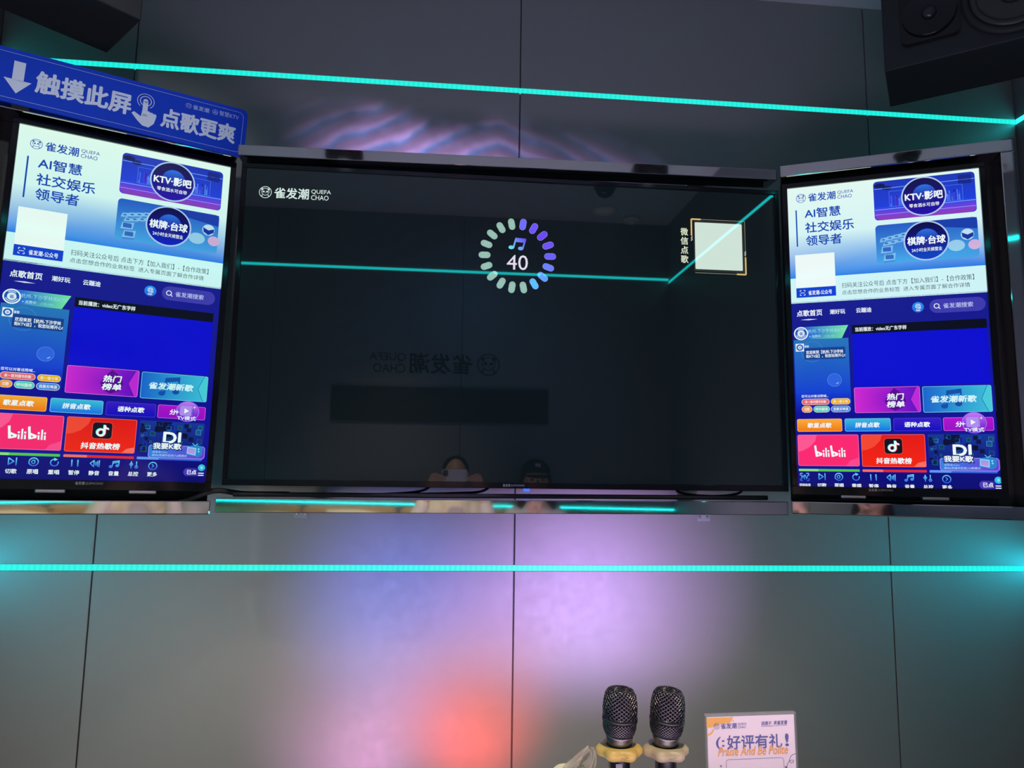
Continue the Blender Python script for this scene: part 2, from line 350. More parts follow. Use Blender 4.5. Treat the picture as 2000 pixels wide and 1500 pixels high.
# ------------------------------------------------------------------ screens
SW, SH = .535, .952
def hexc(h): return tuple(int(h[k:k+2], 16) for k in (0, 2, 4))
WHT = (240, 248, 255)
def song_ui():
    A = Art(); T = A.text
    NAVY = (13, 16, 130)
    A.rect(-5, 760, 1085, 1926, grad((20, 24, 140), (10, 8, 150), 768, 1900), 0)
    A.rect(-5, 0, 1085, 330, grad((226, 248, 240), (214, 244, 244), 0, 330), 0)
    A.rect(-5, 330, 1085, 610, grad((214, 244, 244), (42, 120, 226), 330, 610), 0)
    A.rect(-5, 610, 1085, 769, (206, 243, 246), 0)
    BL = (18, 70, 178)
    A.logo(56, 68, 58, BL, None, 2)
    A.rect(50, 172, 58, 408, BL, 2)
    T('AI智慧', 104, 168, 310, 230, BL, 2, .028); T('社交娱乐', 104, 258, 382, 324, BL, 2, .028); T('领导者', 106, 344, 310, 408, BL, 2, .028)
    A.rect(38, 462, 265, 675, (236, 248, 246), 2); A.rect(38, 673, 265, 734, (14, 64, 205), 3)
    T('雀发潮-公众号', 107, 693, 242, 721, WHT, 4, .02)
    for sx, sy in ((0, 0), (1, 0), (0, 1), (1, 1)):
        x, y = 60+sx*28, 689+sy*31; dx, dy = (8 if not sx else -8), (8 if not sy else -8)
        A.line([(x+dx, y), (x, y), (x, y+dy)], 3, WHT, 4, False)
    A.line([(62, 705), (86, 705)], 3, WHT, 4, False)
    # picture card 1: a blue lounge
    A.rect(500, 42, 1042, 287, grad((24, 50, 178), (32, 66, 226), 42, 200), 1, 22)
    A.rect(502, 205, 1040, 262, grad((36, 70, 228), (128, 60, 214), 205, 262), 2)
    A.poly([(522, 287), (502, 265), (502, 262), (1040, 262), (1040, 265), (1020, 287)], (134, 62, 190), 2)
    A.ell(535, 70, 30, 15, (10, 18, 86), 2); A.ell(575, 88, 26, 13, (14, 24, 100), 2)
    A.line([(505, 90), (1038, 84)], 3, (120, 180, 250), 2); A.line([(505, 222), (1038, 214)], 2.5, (140, 200, 255), 3); A.line([(505, 252), (1038, 250)], 2.5, (170, 170, 255), 3)
    rnd = random.Random(3)
    for k in range(34):
        x = rnd.choice([rnd.uniform(590, 650), rnd.uniform(890, 960)]); h = rnd.uniform(12, 70)
        A.rect(x, 205-h, x+rnd.uniform(3, 9), 205, rnd.choice([(16, 30, 130), (50, 110, 240), (70, 60, 220), (90, 150, 250)]), 3)
    A.outline([(585, 112), (975, 112), (975, 207), (585, 207)], 2, (80, 130, 240), 3)
    A.rect(955, 55, 1025, 110, (18, 36, 140), 2, 8)
    # picture card 2: game tiles and balls
    A.rect(500, 317, 1040, 558, grad((38, 92, 196), (70, 160, 228), 317, 558), 1, 22)
    A.poly([(780, 320), (1038, 320), (1038, 388), (780, 350)], (26, 60, 170), 2)
    for k, (x, y) in enumerate([(520, 400), (556, 392), (592, 385), (628, 378), (536, 424), (572, 418), (608, 410), (644, 402), (524, 452), (536, 500)]):
        wd, ht = (36, 24) if k < 8 else (62, 42)
        A.poly([(x+8, y), (x+wd+6, y-4), (x+wd, y+ht-4), (x, y+ht)], (126, 190, 236), 2); A.poly([(x, y+ht), (x+wd, y+ht-4), (x+wd, y+ht+8), (x, y+ht+12)], (70, 132, 214), 2)
        A.rect(x+12, y+6, x+wd-6, y+ht-10, (50, 100, 190), 3, 3)
    A.ell(985, 418, 34, 34, (190, 220, 240), 2); A.poly([(955, 405), (985, 420), (1016, 408), (1016, 430), (985, 450), (958, 432)], (18, 50, 160), 3)
    A.ell(925, 480, 44, 34, (150, 200, 232), 2); A.ell(1018, 482, 32, 30, (206, 170, 214), 2)
    for (cx, cy), t1, t2 in (((770, 162), 'KTV·影吧', '零食酒水可自带'), ((770, 436), '棋牌·台球', '24小时全天候营业')):
        A.ell(cx, cy, 121, 121, (176, 200, 240), 4, 48)
        A.ell(cx, cy, 113, 113, grad((10, 8, 70), (36, 14, 170) if cy < 300 else (10, 30, 190), cy-100, cy+100), 5, 48)
        A.ell(cx+4, cy-10, 62, 62, grad((40, 110, 226), (30, 16, 130), cy-70, cy+30), 6, 36)
        T(t1, cx-100, cy-27, cx+100, cy+22, WHT, 8, .045); T(t2, cx-80, cy+42, cx+80, cy+66, WHT, 8, .015)
    TX = (60, 72, 92)
    T('扫码关注公众号后 点击下方【加入我们】-【合作政策】', 299, 657, 1004, 690, TX, 2, .0)
    T('点击您想合作的业务标签  进入专属页面了解合作详情', 298, 704, 981, 732, TX, 2, .0)
    # navigation row
    T('点歌首页', 36, 814, 181, 852, WHT, 2, .03); T('潮好玩', 225, 819, 311, 848, WHT, 2, .025); T('云蹦迪', 372, 818, 456, 848, WHT, 2, .025)
    A.poly([(56, 874), (105, 870), (154, 874), (105, 878)], (220, 225, 255), 2)
    A.ell(706, 835, 31, 31, grad((40, 150, 240), (30, 100, 220), 805, 865), 2); A.ring(706, 829, 14, 11, WHT, 3)
    for k in range(4): A.ell(706+6*math.cos(k*1.57+.8), 829+6*math.sin(k*1.57+.8), 3, 3, WHT, 3, 8)
    A.line([(708, 841), (722, 841)], 3, WHT, 3); T('电影', 694, 848, 718, 858, WHT, 3, .03)
    A.rect(766, 793, 1052, 875, (62, 58, 172), 2, 40); A.ring(803, 833, 15, 11, WHT, 3); A.line([(813, 843), (821, 850)], 4, WHT, 3); T('雀发潮搜索', 837, 819, 989, 849, (190, 200, 245), 3, .012)
    # left panel
    PG = grad((38, 116, 184), (14, 52, 214), 1000, 1400)
    A.rect(12, 998, 322, 1330, PG, 1, 0)
    A.rect(12, 1330, 322, 1454, grad((18, 60, 205), (12, 12, 152), 1330, 1454), 1)
    A.poly([(57, 919), (324, 920), (286, 998), (57, 997)], grad((24, 80, 214), (118, 232, 160), 90, 310, 0), 3)
    T('杭州-下沙学林街KTV', 96, 935, 307, 960, (150, 222, 250), 4, .0); T('消费中', 116, 971, 166, 989, (170, 225, 255), 4, .01); A.ell(107, 980, 4, 4, (120, 220, 250), 4, 8); T('小包-V06', 186, 973, 246, 988, (130, 220, 220), 4, 0)
    A.ell(56, 959, 41, 41, (232, 244, 250), 4, 36); A.ell(56, 959, 34, 34, (28, 84, 182), 5, 36); A.ell(56, 959, 21, 21, (220, 235, 246), 6, 24)
    A.ring(56, 959, 30, 25, (190, 215, 240), 6, 20, 160, 14); A.ring(56, 959, 30, 25, (190, 215, 240), 6, 230, 310, 8); T('雀', 45, 949, 67, 970, (28, 84, 182), 7, .02)
    A.rect(22, 1022, 70, 1070, (225, 238, 245), 3); A.ell(46, 1046, 20, 20, (28, 84, 182), 4, 24); A.ell(46, 1046, 12, 12, (220, 235, 246), 5, 16); T('雀', 40, 1040, 52, 1052, (28, 84, 182), 6, .02)
    A.ring(117, 1074, 63, 61, (72, 140, 206), 2); T('發發', 73, 1034, 98, 1048, WHT, 3, .02)
    A.rect(70, 1051, 302, 1122, (18, 62, 140), 3, 6); T('欢迎来到【杭州-下沙学林', 81, 1067, 290, 1089, WHT, 4, .025); T('街KTV店】，祝您玩得开心!', 80, 1092, 300, 1113, WHT, 4, .025)
    A.ell(235, 1252, 40, 38, (44, 98, 222), 2); A.ring(235, 1252, 40, 38, (92, 140, 236), 3); A.line([(246, 1274), (256, 1268)], 5, (150, 190, 250), 3)
    T('您可以对着话筒喊...', 45, 1338, 197, 1355, WHT, 3, .01)
    for x0, y0, x1, y1, c, t in ((45, 1363, 202, 1400, (226, 104, 118), '来一首刘德华的歌'), (210, 1363, 317, 1400, (236, 178, 40), '来一首十年'), (44, 1406, 104, 1446, (240, 150, 70), '切歌'), (111, 1407, 202, 1446, (70, 204, 190), '呼叫服务'), (209, 1408, 316, 1446, (56, 130, 220), '我要买啤酒')):
        A.rect(x0, y0, x1, y1, (250, 230, 210), 3, (y1-y0)/2-.1); A.rect(x0+2, y0+2, x1-2, y1-2, c, 4, (y1-y0)/2-2.1)
        pad = (x1-x0)*(.12 if len(t) > 2 else .25); T(t, x0+pad, y0+10, x1-pad, y1-10, (250, 240, 235), 5, .015)
    # video area
    A.rect(343, 975, 1051, 1296, (6, 8, 206), 1); A.rect(343, 922, 1051, 976, (4, 8, 26), 2)
    T('当前播放：video无广东字样', 362, 937, 639, 963, WHT, 3, .025)
    def card(x0, y0, x1, y1, f, ol):
        A.rect(x0, y0, x1, y1, ol, 2, 9); A.rect(x0+2.5, y0+2.5, x1-2.5, y1-2.5, f, 3, 7)
    card(340, 1301, 690, 1452, grad((206, 40, 208), (96, 10, 196), 345, 640, 0), (220, 120, 230))
    A.poly([(556, 1308), (600, 1345), (616, 1385), (596, 1425), (556, 1442), (520, 1425), (503, 1385), (520, 1350)], (84, 10, 140), 4)
    A.poly([(687, 1306), (672, 1306), (639, 1378), (672, 1449), (687, 1449)], (190, 40, 214), 4); A.line([(672, 1304), (639, 1378), (672, 1450)], 3, (80, 10, 150), 5)
    T('热门', 515, 1341, 605, 1378, WHT, 6, .055, .12); T('榜单', 513, 1386, 606, 1422, WHT, 6, .055, .12)
    card(703, 1304, 1051, 1455, grad((24, 100, 204), (60, 190, 216), 720, 1040, 0), (120, 205, 240))
    NC = (16, 78, 168)
    A.poly([(825, 1330), (902, 1320), (902, 1345), (825, 1355)], NC, 4); A.line([(829, 1335), (825, 1418)], 9, NC, 4); A.line([(898, 1326), (897, 1405)], 9, NC, 4)
    A.ell(812, 1420, 18, 14, NC, 4); A.ell(884, 1408, 18, 14, NC, 4)
    A.poly([(1048, 1308), (1030, 1308), (1000, 1380), (1030, 1451), (1048, 1451)], (72, 200, 216), 4); A.line([(1030, 1306), (1000, 1380), (1030, 1452)], 3, (20, 110, 190), 5)
    T('雀发潮新歌', 744, 1360, 975, 1398, (214, 246, 250), 6, .05, .12)
    for x0, x1, f, ol, t, tx in ((15, 266, grad((250, 172, 60), (240, 120, 8), 1485, 1560), (255, 200, 120), '歌星点歌', (74, 208)), (281, 528, grad((60, 190, 214), (20, 110, 232), 1485, 1560), (120, 205, 245), '拼音点歌', (338, 469)), (543, 790, grad((58, 26, 196), (14, 6, 190), 1485, 1560), (70, 60, 220), '语种点歌', (600, 732)), (800, 1051, grad((176, 16, 206), (150, 10, 196), 1485, 1560), (220, 100, 230), '分', (862, 894))):
        card(x0, 1485, x1, 1561, f, ol); T(t, tx[0], 1509, tx[1], 1538, WHT, 5, .05, .12)
    # three big tiles
    card(14, 1580, 352, 1766, (250, 38, 112), (255, 120, 160)); A.poly([(17, 1583), (122, 1583), (112, 1620), (80, 1655), (40, 1676), (17, 1682)], (255, 84, 146), 4); A.poly([(349, 1763), (280, 1763), (300, 1735), (349, 1715)], (255, 70, 140), 4)
    def B(x, y, k=1.):                                          # the rounded lettering on the pink tile
        L, W = 4, 11
        A.poly([(x, y), (x+11, y-3), (x+18, y+62), (x+7, y+66)], WHT, 5)
        A.poly([(x+12, y+30), (x+44, y+44), (x+42, y+58), (x+12, y+66)], WHT, 5); A.poly([(x+18, y+44), (x+29, y+50), (x+19, y+56)], (250, 38, 112), 6)
    for ox in (0, 88):
        B(106+ox, 1646)
        for k, (hh, dot) in enumerate(((36, 1), (54, 0), (36, 1))):
            x = 153+ox+k*14; y = 1712
            A.poly([(x, y-hh+(12 if dot else 0)), (x+8, y-hh+(12 if dot else 0)), (x+9, y), (x+1, y)], WHT, 5)
            if dot: A.rect(x-1, y-hh-4, x+8, y-hh+6, WHT, 5)
    card(366, 1580, 702, 1768, grad((226, 22, 14), (244, 36, 10), 1580, 1768), (255, 110, 80)); A.poly([(369, 1583), (478, 1583), (468, 1615), (436, 1650), (400, 1668), (369, 1674)], (244, 70, 48), 4); A.poly([(699, 1765), (640, 1765), (660, 1744), (699, 1734)], (250, 110, 100), 4)
    A.rect(487, 1602, 585, 1694, (255, 90, 70), 4, 18); A.rect(489, 1604, 583, 1692, (14, 14, 30), 5, 16)
    for dx, dy, c, ly in ((-3, -2, (80, 240, 236), 6), (3, 2, (250, 60, 100), 6), (0, 0, (240, 250, 252), 7)):
        A.ring(530+dx, 1659+dy, 22, 12, c, ly, 60, 350, 24); A.poly([(542+dx, 1618+dy), (552+dx, 1618+dy), (552+dx, 1662+dy), (541+dx, 1662+dy)], c, ly); A.ring(566+dx, 1618+dy, 24, 15, c, ly, 88, 180, 12)
        A.ring(530+dx, 1659+dy, 22, 12, c, ly, -10, 62, 8)
    T('抖音热歌榜', 442, 1716, 627, 1750, WHT, 5, .05, .08)
    A.rect(716, 1580, 1052, 1770, grad((20, 52, 150), (8, 20, 120), 1580, 1770), 3, 6)
    rnd = random.Random(11)
    for k in range(60):
        x, y = rnd.uniform(720, 1020), rnd.uniform(1584, 1735); q = rnd.uniform(10, 34); c = rnd.choice([(30, 90, 200), (20, 110, 170), (60, 150, 220), (12, 30, 120), (8, 20, 80), (40, 130, 190), (20, 60, 220)])
        if x+q < 1050: A.outline([(x, y), (x+q, y+2), (x+q-1, y+q*1.1), (x-1, y+q)], 2, c, 5); A.poly([(x, y), (x+q, y+2), (x+q-1, y+q*1.1), (x-1, y+q)], tuple(v*.55 for v in c), 4)
    A.poly([(800, 1583), (880, 1583), (872, 1620), (830, 1640), (800, 1625)], (6, 12, 50), 5)
    T('DI', 842, 1641, 930, 1702, WHT, 6, .05)
    A.rect(770, 1714, 1064, 1788, (170, 150, 245), 6, 16); A.rect(773, 1717, 1061, 1785, grad((48, 130, 226), (104, 60, 214), 790, 1040, 0), 7, 14)
    T('我要K歌', 788, 1698, 942, 1742, (20, 40, 110), 8, .11); T('我要K歌', 793, 1703, 937, 1737, WHT, 9, .05)
    T('语音进入mv,', 791, 1748, 870, 1760, (190, 215, 250), 8); T('或30s无操作后进入k歌模式', 790, 1765, 971, 1778, (200, 220, 250), 8)
    A.poly([(968, 1716), (1020, 1706), (1052, 1716), (1050, 1762), (1030, 1776), (968, 1762)], (40, 130, 206), 8); A.poly([(970, 1718), (1018, 1724), (1016, 1768), (968, 1758)], (130, 210, 240), 9); A.poly([(975, 1725), (1012, 1730), (1010, 1762), (973, 1754)], grad((150, 150, 236), (214, 140, 220), 1725, 1762), 10)
    A.line([(1008, 1710), (996, 1698)], 3, (120, 220, 245), 9); A.line([(1010, 1710), (1024, 1700)], 3, (120, 220, 245), 9); A.ell(1030, 1730, 5, 5, (140, 220, 245), 9, 10); A.ell(1031, 1744, 5, 5, (140, 220, 245), 9, 10)
    # floating TV-mode button
    A.ell(955, 1516, 62, 60, (150, 110, 240), 6); A.ell(955, 1516, 58, 56, grad((196, 120, 240), (96, 10, 200), 1460, 1570), 7)
    A.rect(915, 1484, 984, 1541, (176, 140, 240), 8, 10); A.poly([(975, 1490), (986, 1484), (986, 1532), (975, 1541)], (90, 50, 200), 8); A.poly([(938, 1498), (962, 1513), (938, 1528)], WHT, 9)
    T('TV模式', 904, 1543, 1001, 1567, WHT, 9, .03)
    for x, y, q in ((990, 1490, 9), (900, 1522, 14)): A.poly([(x-q, y), (x-q*.2, y-q*.2), (x, y-q), (x+q*.2, y-q*.2), (x+q, y), (x+q*.2, y+q*.2), (x, y+q), (x-q*.2, y+q*.2)], WHT, 9)
    for x0, x1, c0, c1 in ((15, 351, (140, 220, 120), (80, 196, 70)), (366, 702, (244, 112, 90), (226, 40, 44)), (716, 1052, (96, 150, 236), (56, 100, 216))):
        A.rect(x0, 1784, x1, 1798, c1, 3, 4); A.rect(x0, 1784, x0+110, 1798, c0, 4, 4)
    # toolbar
    A.rect(-5, 1803, 1085, 1926, grad((8, 8, 122), (6, 8, 110), 1803, 1920), 2)
    IC = grad((120, 226, 255), (38, 104, 236), 1808, 1852)
    def ic(): return IC
    for sx, sy in ((0, 0), (1, 0), (0, 1), (1, 1)):
        x, y = 22+sx*48, 1811+sy*44; dx, dy = (14 if not sx else -14), (14 if not sy else -14); A.line([(x+dx, y), (x, y), (x, y+dy)], 4, IC, 4, False)
    T('MV', 28, 1820, 66, 1848, IC, 4, .03); T('视频画质', 15, 1871, 78, 1890, WHT, 4, .02)
    A.line([(126, 1812), (126, 1846), (150, 1829), (126, 1812)], 5, IC, 4); A.line([(160, 1811), (160, 1848)], 5, IC, 4)
    A.ring(236, 1829, 23, 18, IC, 4); A.ring(236, 1829, 11, 7, IC, 4, 40, 320); A.ell(241, 1829, 4, 4, IC, 4, 10); A.line([(214, 1838), (228, 1846)], 4, IC, 4)
    A.ring(329, 1830, 20, 15, IC, 4, -20, 280); A.poly([(326, 1804), (344, 1813), (328, 1822)], IC, 4)
    A.line([(408, 1814), (409, 1846)], 6, IC, 4); A.line([(436, 1814), (437, 1846)], 6, IC, 4)
    A.line([(512, 1813), (494, 1828), (512, 1847), (512, 1813)], 5, IC, 4); A.line([(521, 1822), (521, 1838)], 5, IC, 4); A.line([(529, 1817), (529, 1843)], 5, IC, 4); A.line([(537, 1813), (537, 1847)], 5, IC, 4)
    A.ell(593, 1844, 9, 8, IC, 4, 14); A.ell(624, 1838, 9, 8, IC, 4, 14); A.line([(600, 1843), (603, 1816), (632, 1811), (631, 1838)], 5, IC, 4); A.line([(602, 1824), (632, 1819)], 5, IC, 4)
    A.line([(692, 1813), (692, 1849)], 5, IC, 4); A.line([(718, 1813), (718, 1849)], 5, IC, 4); A.ring(692, 1828, 9, 5, IC, 4); A.ring(718, 1842, 9, 5, IC, 4)
    A.ring(800, 1834, 23, 18, IC, 4); A.line([(796, 1825), (805, 1834), (796, 1843)], 4, IC, 4)
    for x, t in ((141, '切歌'), (235, '原唱'), (330, '重唱'), (422, '暂停'), (516, '静音'), (610, '音量'), (705, '总控'), (800, '更多')): T(t, x-25, 1868, x+25, 1892, WHT, 4, .03)
    A.rect(960, 1840, 1085, 1886, grad((84, 60, 190), (14, 10, 124), 960, 1080, 0), 3, 22); T('已点', 978, 1850, 1028, 1876, WHT, 4, .03)
    A.line([(1040, 1868), (1066, 1868)], 5, WHT, 4); A.line([(1040, 1880), (1066, 1880)], 5, WHT, 4); A.ell(1054, 1836, 19, 19, (50, 190, 226), 5); T('0', 1049, 1829, 1059, 1843, WHT, 6)
    return A
UI = song_ui()
def badge(parent, y, z, k=1., x=0.):
    A = Art(); A.text('雀发潮', 0, 0, 24, 9, (150, 150, 150), 1, .03); A.text('QUEFACHAO', 26, 1, 72, 9, (150, 150, 150), 1)
    return A.build('maker_badge', M_PRINT, lambda u: x+(u-36)*.0009*k, lambda v: z+(4.5-v)*.0009*k, parent, -.0002, y)
def frame_ring(bm, x0, x1, z0, z1, b, y0, y1):
    box(bm, x0-b[0], x1+b[1], y0, y1, z1, z1+b[2], .0015); box(bm, x0-b[0], x1+b[1], y0, y1, z0-b[3], z0, .0015)
    box(bm, x0-b[0], x0, y0, y1, z0, z1, .0015); box(bm, x1, x1+b[1], y0, y1, z0, z1, .0015)
def touch_screen(label, loc, rot, tint, ku, kv, badge_x):
    t = thing('touch_screen', label, 'touch screen', loc, rot)
    m = art_mat('song_screen', 1.0, tint, .09, .5)
    UI.build('display', m, lambda u: ((u-540)*ku[0]+ku[1]-540)/1080*SW, lambda v: (960-(v*kv[0]+kv[1]))/1920*SH, t, -.00018, .003)
    bm = NB(); frame_ring(bm, -SW/2, SW/2, -SH/2, SH/2, (.016, .016, .016, .026), -.004, .02); obj('bezel', bm, M_GLOSSK, t)
    bm = NB(); box(bm, -SW/2-.012, SW/2+.012, .02, .06, -SH/2-.02, SH/2+.012, .004); obj('rear_housing', bm, M_MATK, t)
    badge(t, -.0042, -SH/2-.008, 1.0, badge_x)
    for s in (-1, 1):
        bm = NB(); box(bm, s*.11-.035, s*.11+.035, .03, .0695, -SH/2-.036, -SH/2-.004, .003); tag(obj('mounting_foot', bm, M_ZINC, t), 'zinc mounting foot')
    return t
LLOC, LROT = (-.9222, 2.0424, .4414), (0, .0134, .3894)
RLOC, RROT = (1.327, 2.005, .449), (0, 0, -.428)
touch_screen('portrait song touch screen on left, angled under the blue sign', LLOC, LROT, (.92, 1.0, .94), (1, 540), (1, 0), -.02)
touch_screen('portrait song touch screen on right, angled below the black loudspeaker', RLOC, RROT, (1.0, 1.0, 1.0), (1.02, 545), (1.032, -27), -.04)

# ---- the wide television
TX_, TY, TZ, TW, TH = .214, 2.127, .4401, 1.66, .934
t = thing('television', 'wide dark television between the two touch screens, counting down at 40', 'television', (TX_, TY, TZ))
A = Art(); A.rect(-.84, -.48, .84, .48, (5, 15, 17), 0)
LG = (205, 226, 220)
class TvArt(Art): pass
def tvx(px): return (px-1011)*.001583-.003
def tvy(py): return (499-py)*.001583+.228
L = Art(); L.logo(0, 0, 1, LG, None, 1)
for pts, c, ly in L.p: A.p.append((tuple((-.790+x*.0372, -(.4115-y*.0372)) for x, y in pts), c, 2))
cx, cy = -.003, -.228
for k in range(18):
    a = R(9+20*k); col = (146, 186, 174)
    if k < 8: col = [(108, 104, 250), (110, 80, 244), (104, 70, 240), (110, 80, 240), (104, 92, 244), (104, 126, 246), (92, 160, 250), (84, 190, 252)][k]
    dx, dy = math.sin(a), -math.cos(a)
    def cap(w_, c_, ly):
        A.line([(cx+dx*.0935, cy+dy*.0935), (cx+dx*.1105, cy+dy*.1105)], w_, c_, ly)
    if k < 8: cap(.0205, (150, 150, 240), 2); cap(.0185, col, 3)
    else: cap(.0205, col, 2)
q = lambda x, y: (tvx(920+x/8.333), -tvy(410+y/8.333))
NG = lambda x, y: grad((110, 236, 236), (104, 60, 244), q(640, 640)[0]-q(640, 640)[1]*1.0-.0, q(900, 450)[0]+0-q(900, 450)[1]*1.0, 0)(x-y*1.0, 0)
A.poly([q(725, 440), q(900, 450), q(880, 520), q(715, 510)], NG, 2); A.line([q(730, 455), q(690, 610)], .0050, NG, 2); A.line([q(886, 465), q(842, 620)], .0050, NG, 2)
A.ell(*q(655, 605), .0085, .0060, NG, 2, 18); A.ell(*q(810, 618), .0085, .0060, NG, 2, 18)
A.text('40', *q(585, 732), *q(930, 980), (226, 218, 236), 2, -.004)
for k, ch in enumerate('微信点歌'):
    x0, y0 = tvx(1339), -tvy(427)+k*.0300; A.text(ch, x0+.001, y0, x0+.0245, y0+.0245, (120, 112, 80), 2, .06); A.text(ch, x0+.001, y0, x0+.0245, y0+.0245, (226, 240, 216), 3, .01)
x0, x1, y0, y1 = tvx(1369), tvx(1467), -tvy(414), -tvy(511)
A.rect(x0, y0, x1, y1, (206, 226, 214), 3, .003)
A.rect(x0-.004, y0-.006, x1+.006, y1+.007, (40, 44, 40), 2)
GD = (214, 182, 110)
A.line([(x0-.011, y0+.045), (x0-.011, y0-.010), (x0+.020, y0-.010)], .005, GD, 3, False); A.line([(x1+.010, y1-.045), (x1+.010, y1+.012), (x1-.020, y1+.012)], .005, GD, 3, False)
A.line([(x0+.02, y0-.010), (x1+.010, y0-.010), (x1+.010, y1-.04)], .0015, (150, 140, 110), 3, False); A.line([(x0-.001, y1+.012), (x1-.02, y1+.012)], .0015, (150, 140, 110), 3, False)
for k in range(3):
    A.line([(x0-.013, y0+.052+k*.005), (x0-.008, y0+.047+k*.005)], .0015, WHT, 3, False); A.line([(x1+.007, y1-.05-k*.005), (x1+.012, y1-.055-k*.005)], .0015, WHT, 3, False)
A.build('display', art_mat('television_screen', 1.0, (1, 1, 1), .02, 1.0), lambda x: x, lambda y: -y, t, -.0002, .002)
bm = NB(); frame_ring(bm, -TW/2, TW/2, -TH/2, TH/2, (.014, .014, .014, .018), -.003, .02); obj('bezel', bm, M_GLOSSK, t)
bm = NB(); box(bm, -TW/2-.01, TW/2+.01, .02, .07, -TH/2-.012, TH/2+.01, .004); obj('rear_housing', bm, M_MATK, t)
badge(t, -.0034, -TH/2-.009, 1.0, -.006)
bm = NB(); box(bm, .024, .042, -.001, .006, -TH/2-.026, -TH/2-.0185, .001); tag(obj('power_light', bm, mat('blue_led', (.02, .02, .2), .4, emit=(.02, .08, 1.0), es=2.5), t), 'small glowing blue power light')
for x in (-.45, .45):
    bm = NB(); box(bm, x-.02, x+.02, .07, WY-TY-.0005, -.3, .3); obj('wall_bracket', bm, M_MATK, t)

# ------------------------------------------------------------------ mirror-steel surrounds
def beam(name, x0, x1, z0, z1, y0, y1, parent, post=False):
    bm = NB(); box(bm, x0, x1, y0, y1, z0, z1, .0022)
    bm.normal_update()
    return obj(name, bm, M_CHROME, parent)
def edges(x0, x1, z, y, parent):
    bm = NB(); box(bm, x0, x1, y-.0012, y+.003, z-.0012, z+.0012); tag(obj('polished_edge', bm, M_EDGE, parent), 'bright polished edge of the beam')
t = thing('steel_surround', 'mirror steel frame around the wide television', 'frame', (.208, 2.105, 0))
for (z0, z1), nm in (((.942, .976), 'top_beam'), ((-.118, -.078), 'bottom_beam')):
    bm = NB(); box(bm, -.847, .838, 0, .075, z0, z1, .002)
    sh = .0081 if z0 > 0 else .0035
    for k in range(1, 48): bmesh.ops.bisect_plane(bm, geom=bm.verts[:]+bm.edges[:]+bm.faces[:], plane_co=(-.847+1.685*k/48, 0, 0), plane_no=(1, 0, 0))
    for v in bm.verts:
        if z0 < 0: v.co.y -= (z1-v.co.z)*.0085*(v.co.x+.85)/1.7            # the long lower beam is slightly twisted
        v.co.z += v.co.x*sh
    obj(nm, bm, M_CHROME, t)
for x in (-.6, .6):
    for nm, z in (('top_bracket', .955), ('bottom_bracket', -.10)):
        bm = NB(); box(bm, x-.03, x+.03, .075, WY-2.105-.0005, z-.004, z+.004); obj('support_arm', bm, M_ZINC, t)
bm = NB(); box(bm, -.845, .836, .094, .098, .25, .935); obj('back_panel', bm, M_MATK, t)  # added black sheet, keeps the gap above the television dark
def wing(label, loc, rot, s0, s1, sgn, zt, zb, mirror):
    """s0 inner end, s1 outer end along the screen plane"""
    t = thing('steel_surround', label, 'frame', loc, rot)
    lo, hi = min(s0, s1), max(s0, s1)
    for (z0, z1), nm in (((zt-.039, zt), 'top_beam'), ((zb, zb+.038), 'bottom_beam')):
        bm = NB(); box(bm, lo, hi, -.02, .07, z0, z1, .003); [setattr(v.co, 'y', v.co.y-(z1-v.co.z)*.02) for v in bm.verts if nm == 'bottom_beam' and s1 > 0]; obj(nm, bm, M_CHROME, t)
    bm = NB(); box(bm, lo+.002, hi-.002, .0705, .076, zb+.002, zt-.002); obj('back_panel', bm, M_MATK, t)
    a, b = (s1-.038, s1) if s1 > 0 else (s1, s1+.038)
    bm = NB(); box(bm, a, b, -.0195, .0695, zb+.0385, zt-.0395, .003); obj('side_post', bm, M_CHROME, t)
    return t
wing('mirror steel frame wing around the right touch screen', RLOC, RROT, -.288, .357, 1, .548, -.560, False)
wing('mirror steel frame wing around the left touch screen', LLOC, LROT, .284, -.356, -1, .541, -.566, True)

# ---- cables lying along the lower beams, and clear brackets on the wall
def cable(label, pts, r):
    bm = NB(); tube(bm, smoothpath(pts, 10), r, 8)
    for v in bm.verts: v.co.z += CZ
    tag(obj('cable', bm, M_MATK), label, 'cable')
cable('long black cable lying on the lower beam under the television', [(-.60, 2.14, -.071), (-.3, 2.15, -.070), (0, 2.13, -.069), (.3, 2.15, -.068), (.7, 2.14, -.066), (1.0, 2.15, -.065)], .007)
cable('thick black cable looping behind the lower left beam corner', [(-1.02, 2.10, -.108), (-.86, 2.10, -.102), (-.74, 2.135, -.092), (-.66, 2.16, -.062), (-.58, 2.17, -.070), (-.45, 2.17, -.070)], .008)
cable('black cable hanging from the television to the beam left of centre', [(-.02, 2.206, -.02), (-.06, 2.195, -.055), (-.16, 2.17, -.066), (-.3, 2.17, -.069)], .004)
cable('black cable hanging from the television beside its maker badge', [(.16, 2.206, -.02), (.12, 2.195, -.055), (.03, 2.17, -.062), (-.1, 2.17, -.066)], .004)
cable('thin black cable draped under the right end of the television', [(.72, 2.206, -.02), (.74, 2.195, -.054), (.84, 2.17, -.062), (.93, 2.195, -.052), (.95, 2.206, -.02)], .004)
cable('black cable lying on the right wing beam under its touch screen', [(1.10, 2.145, -.069), (1.25, 2.075, -.067), (1.4, 2.01, -.067), (1.52, 1.955, -.067)], .0045)
M_CLEAR = mat('clear_acrylic', (.75, .78, .8), .15, 0, .5, alpha=.35)
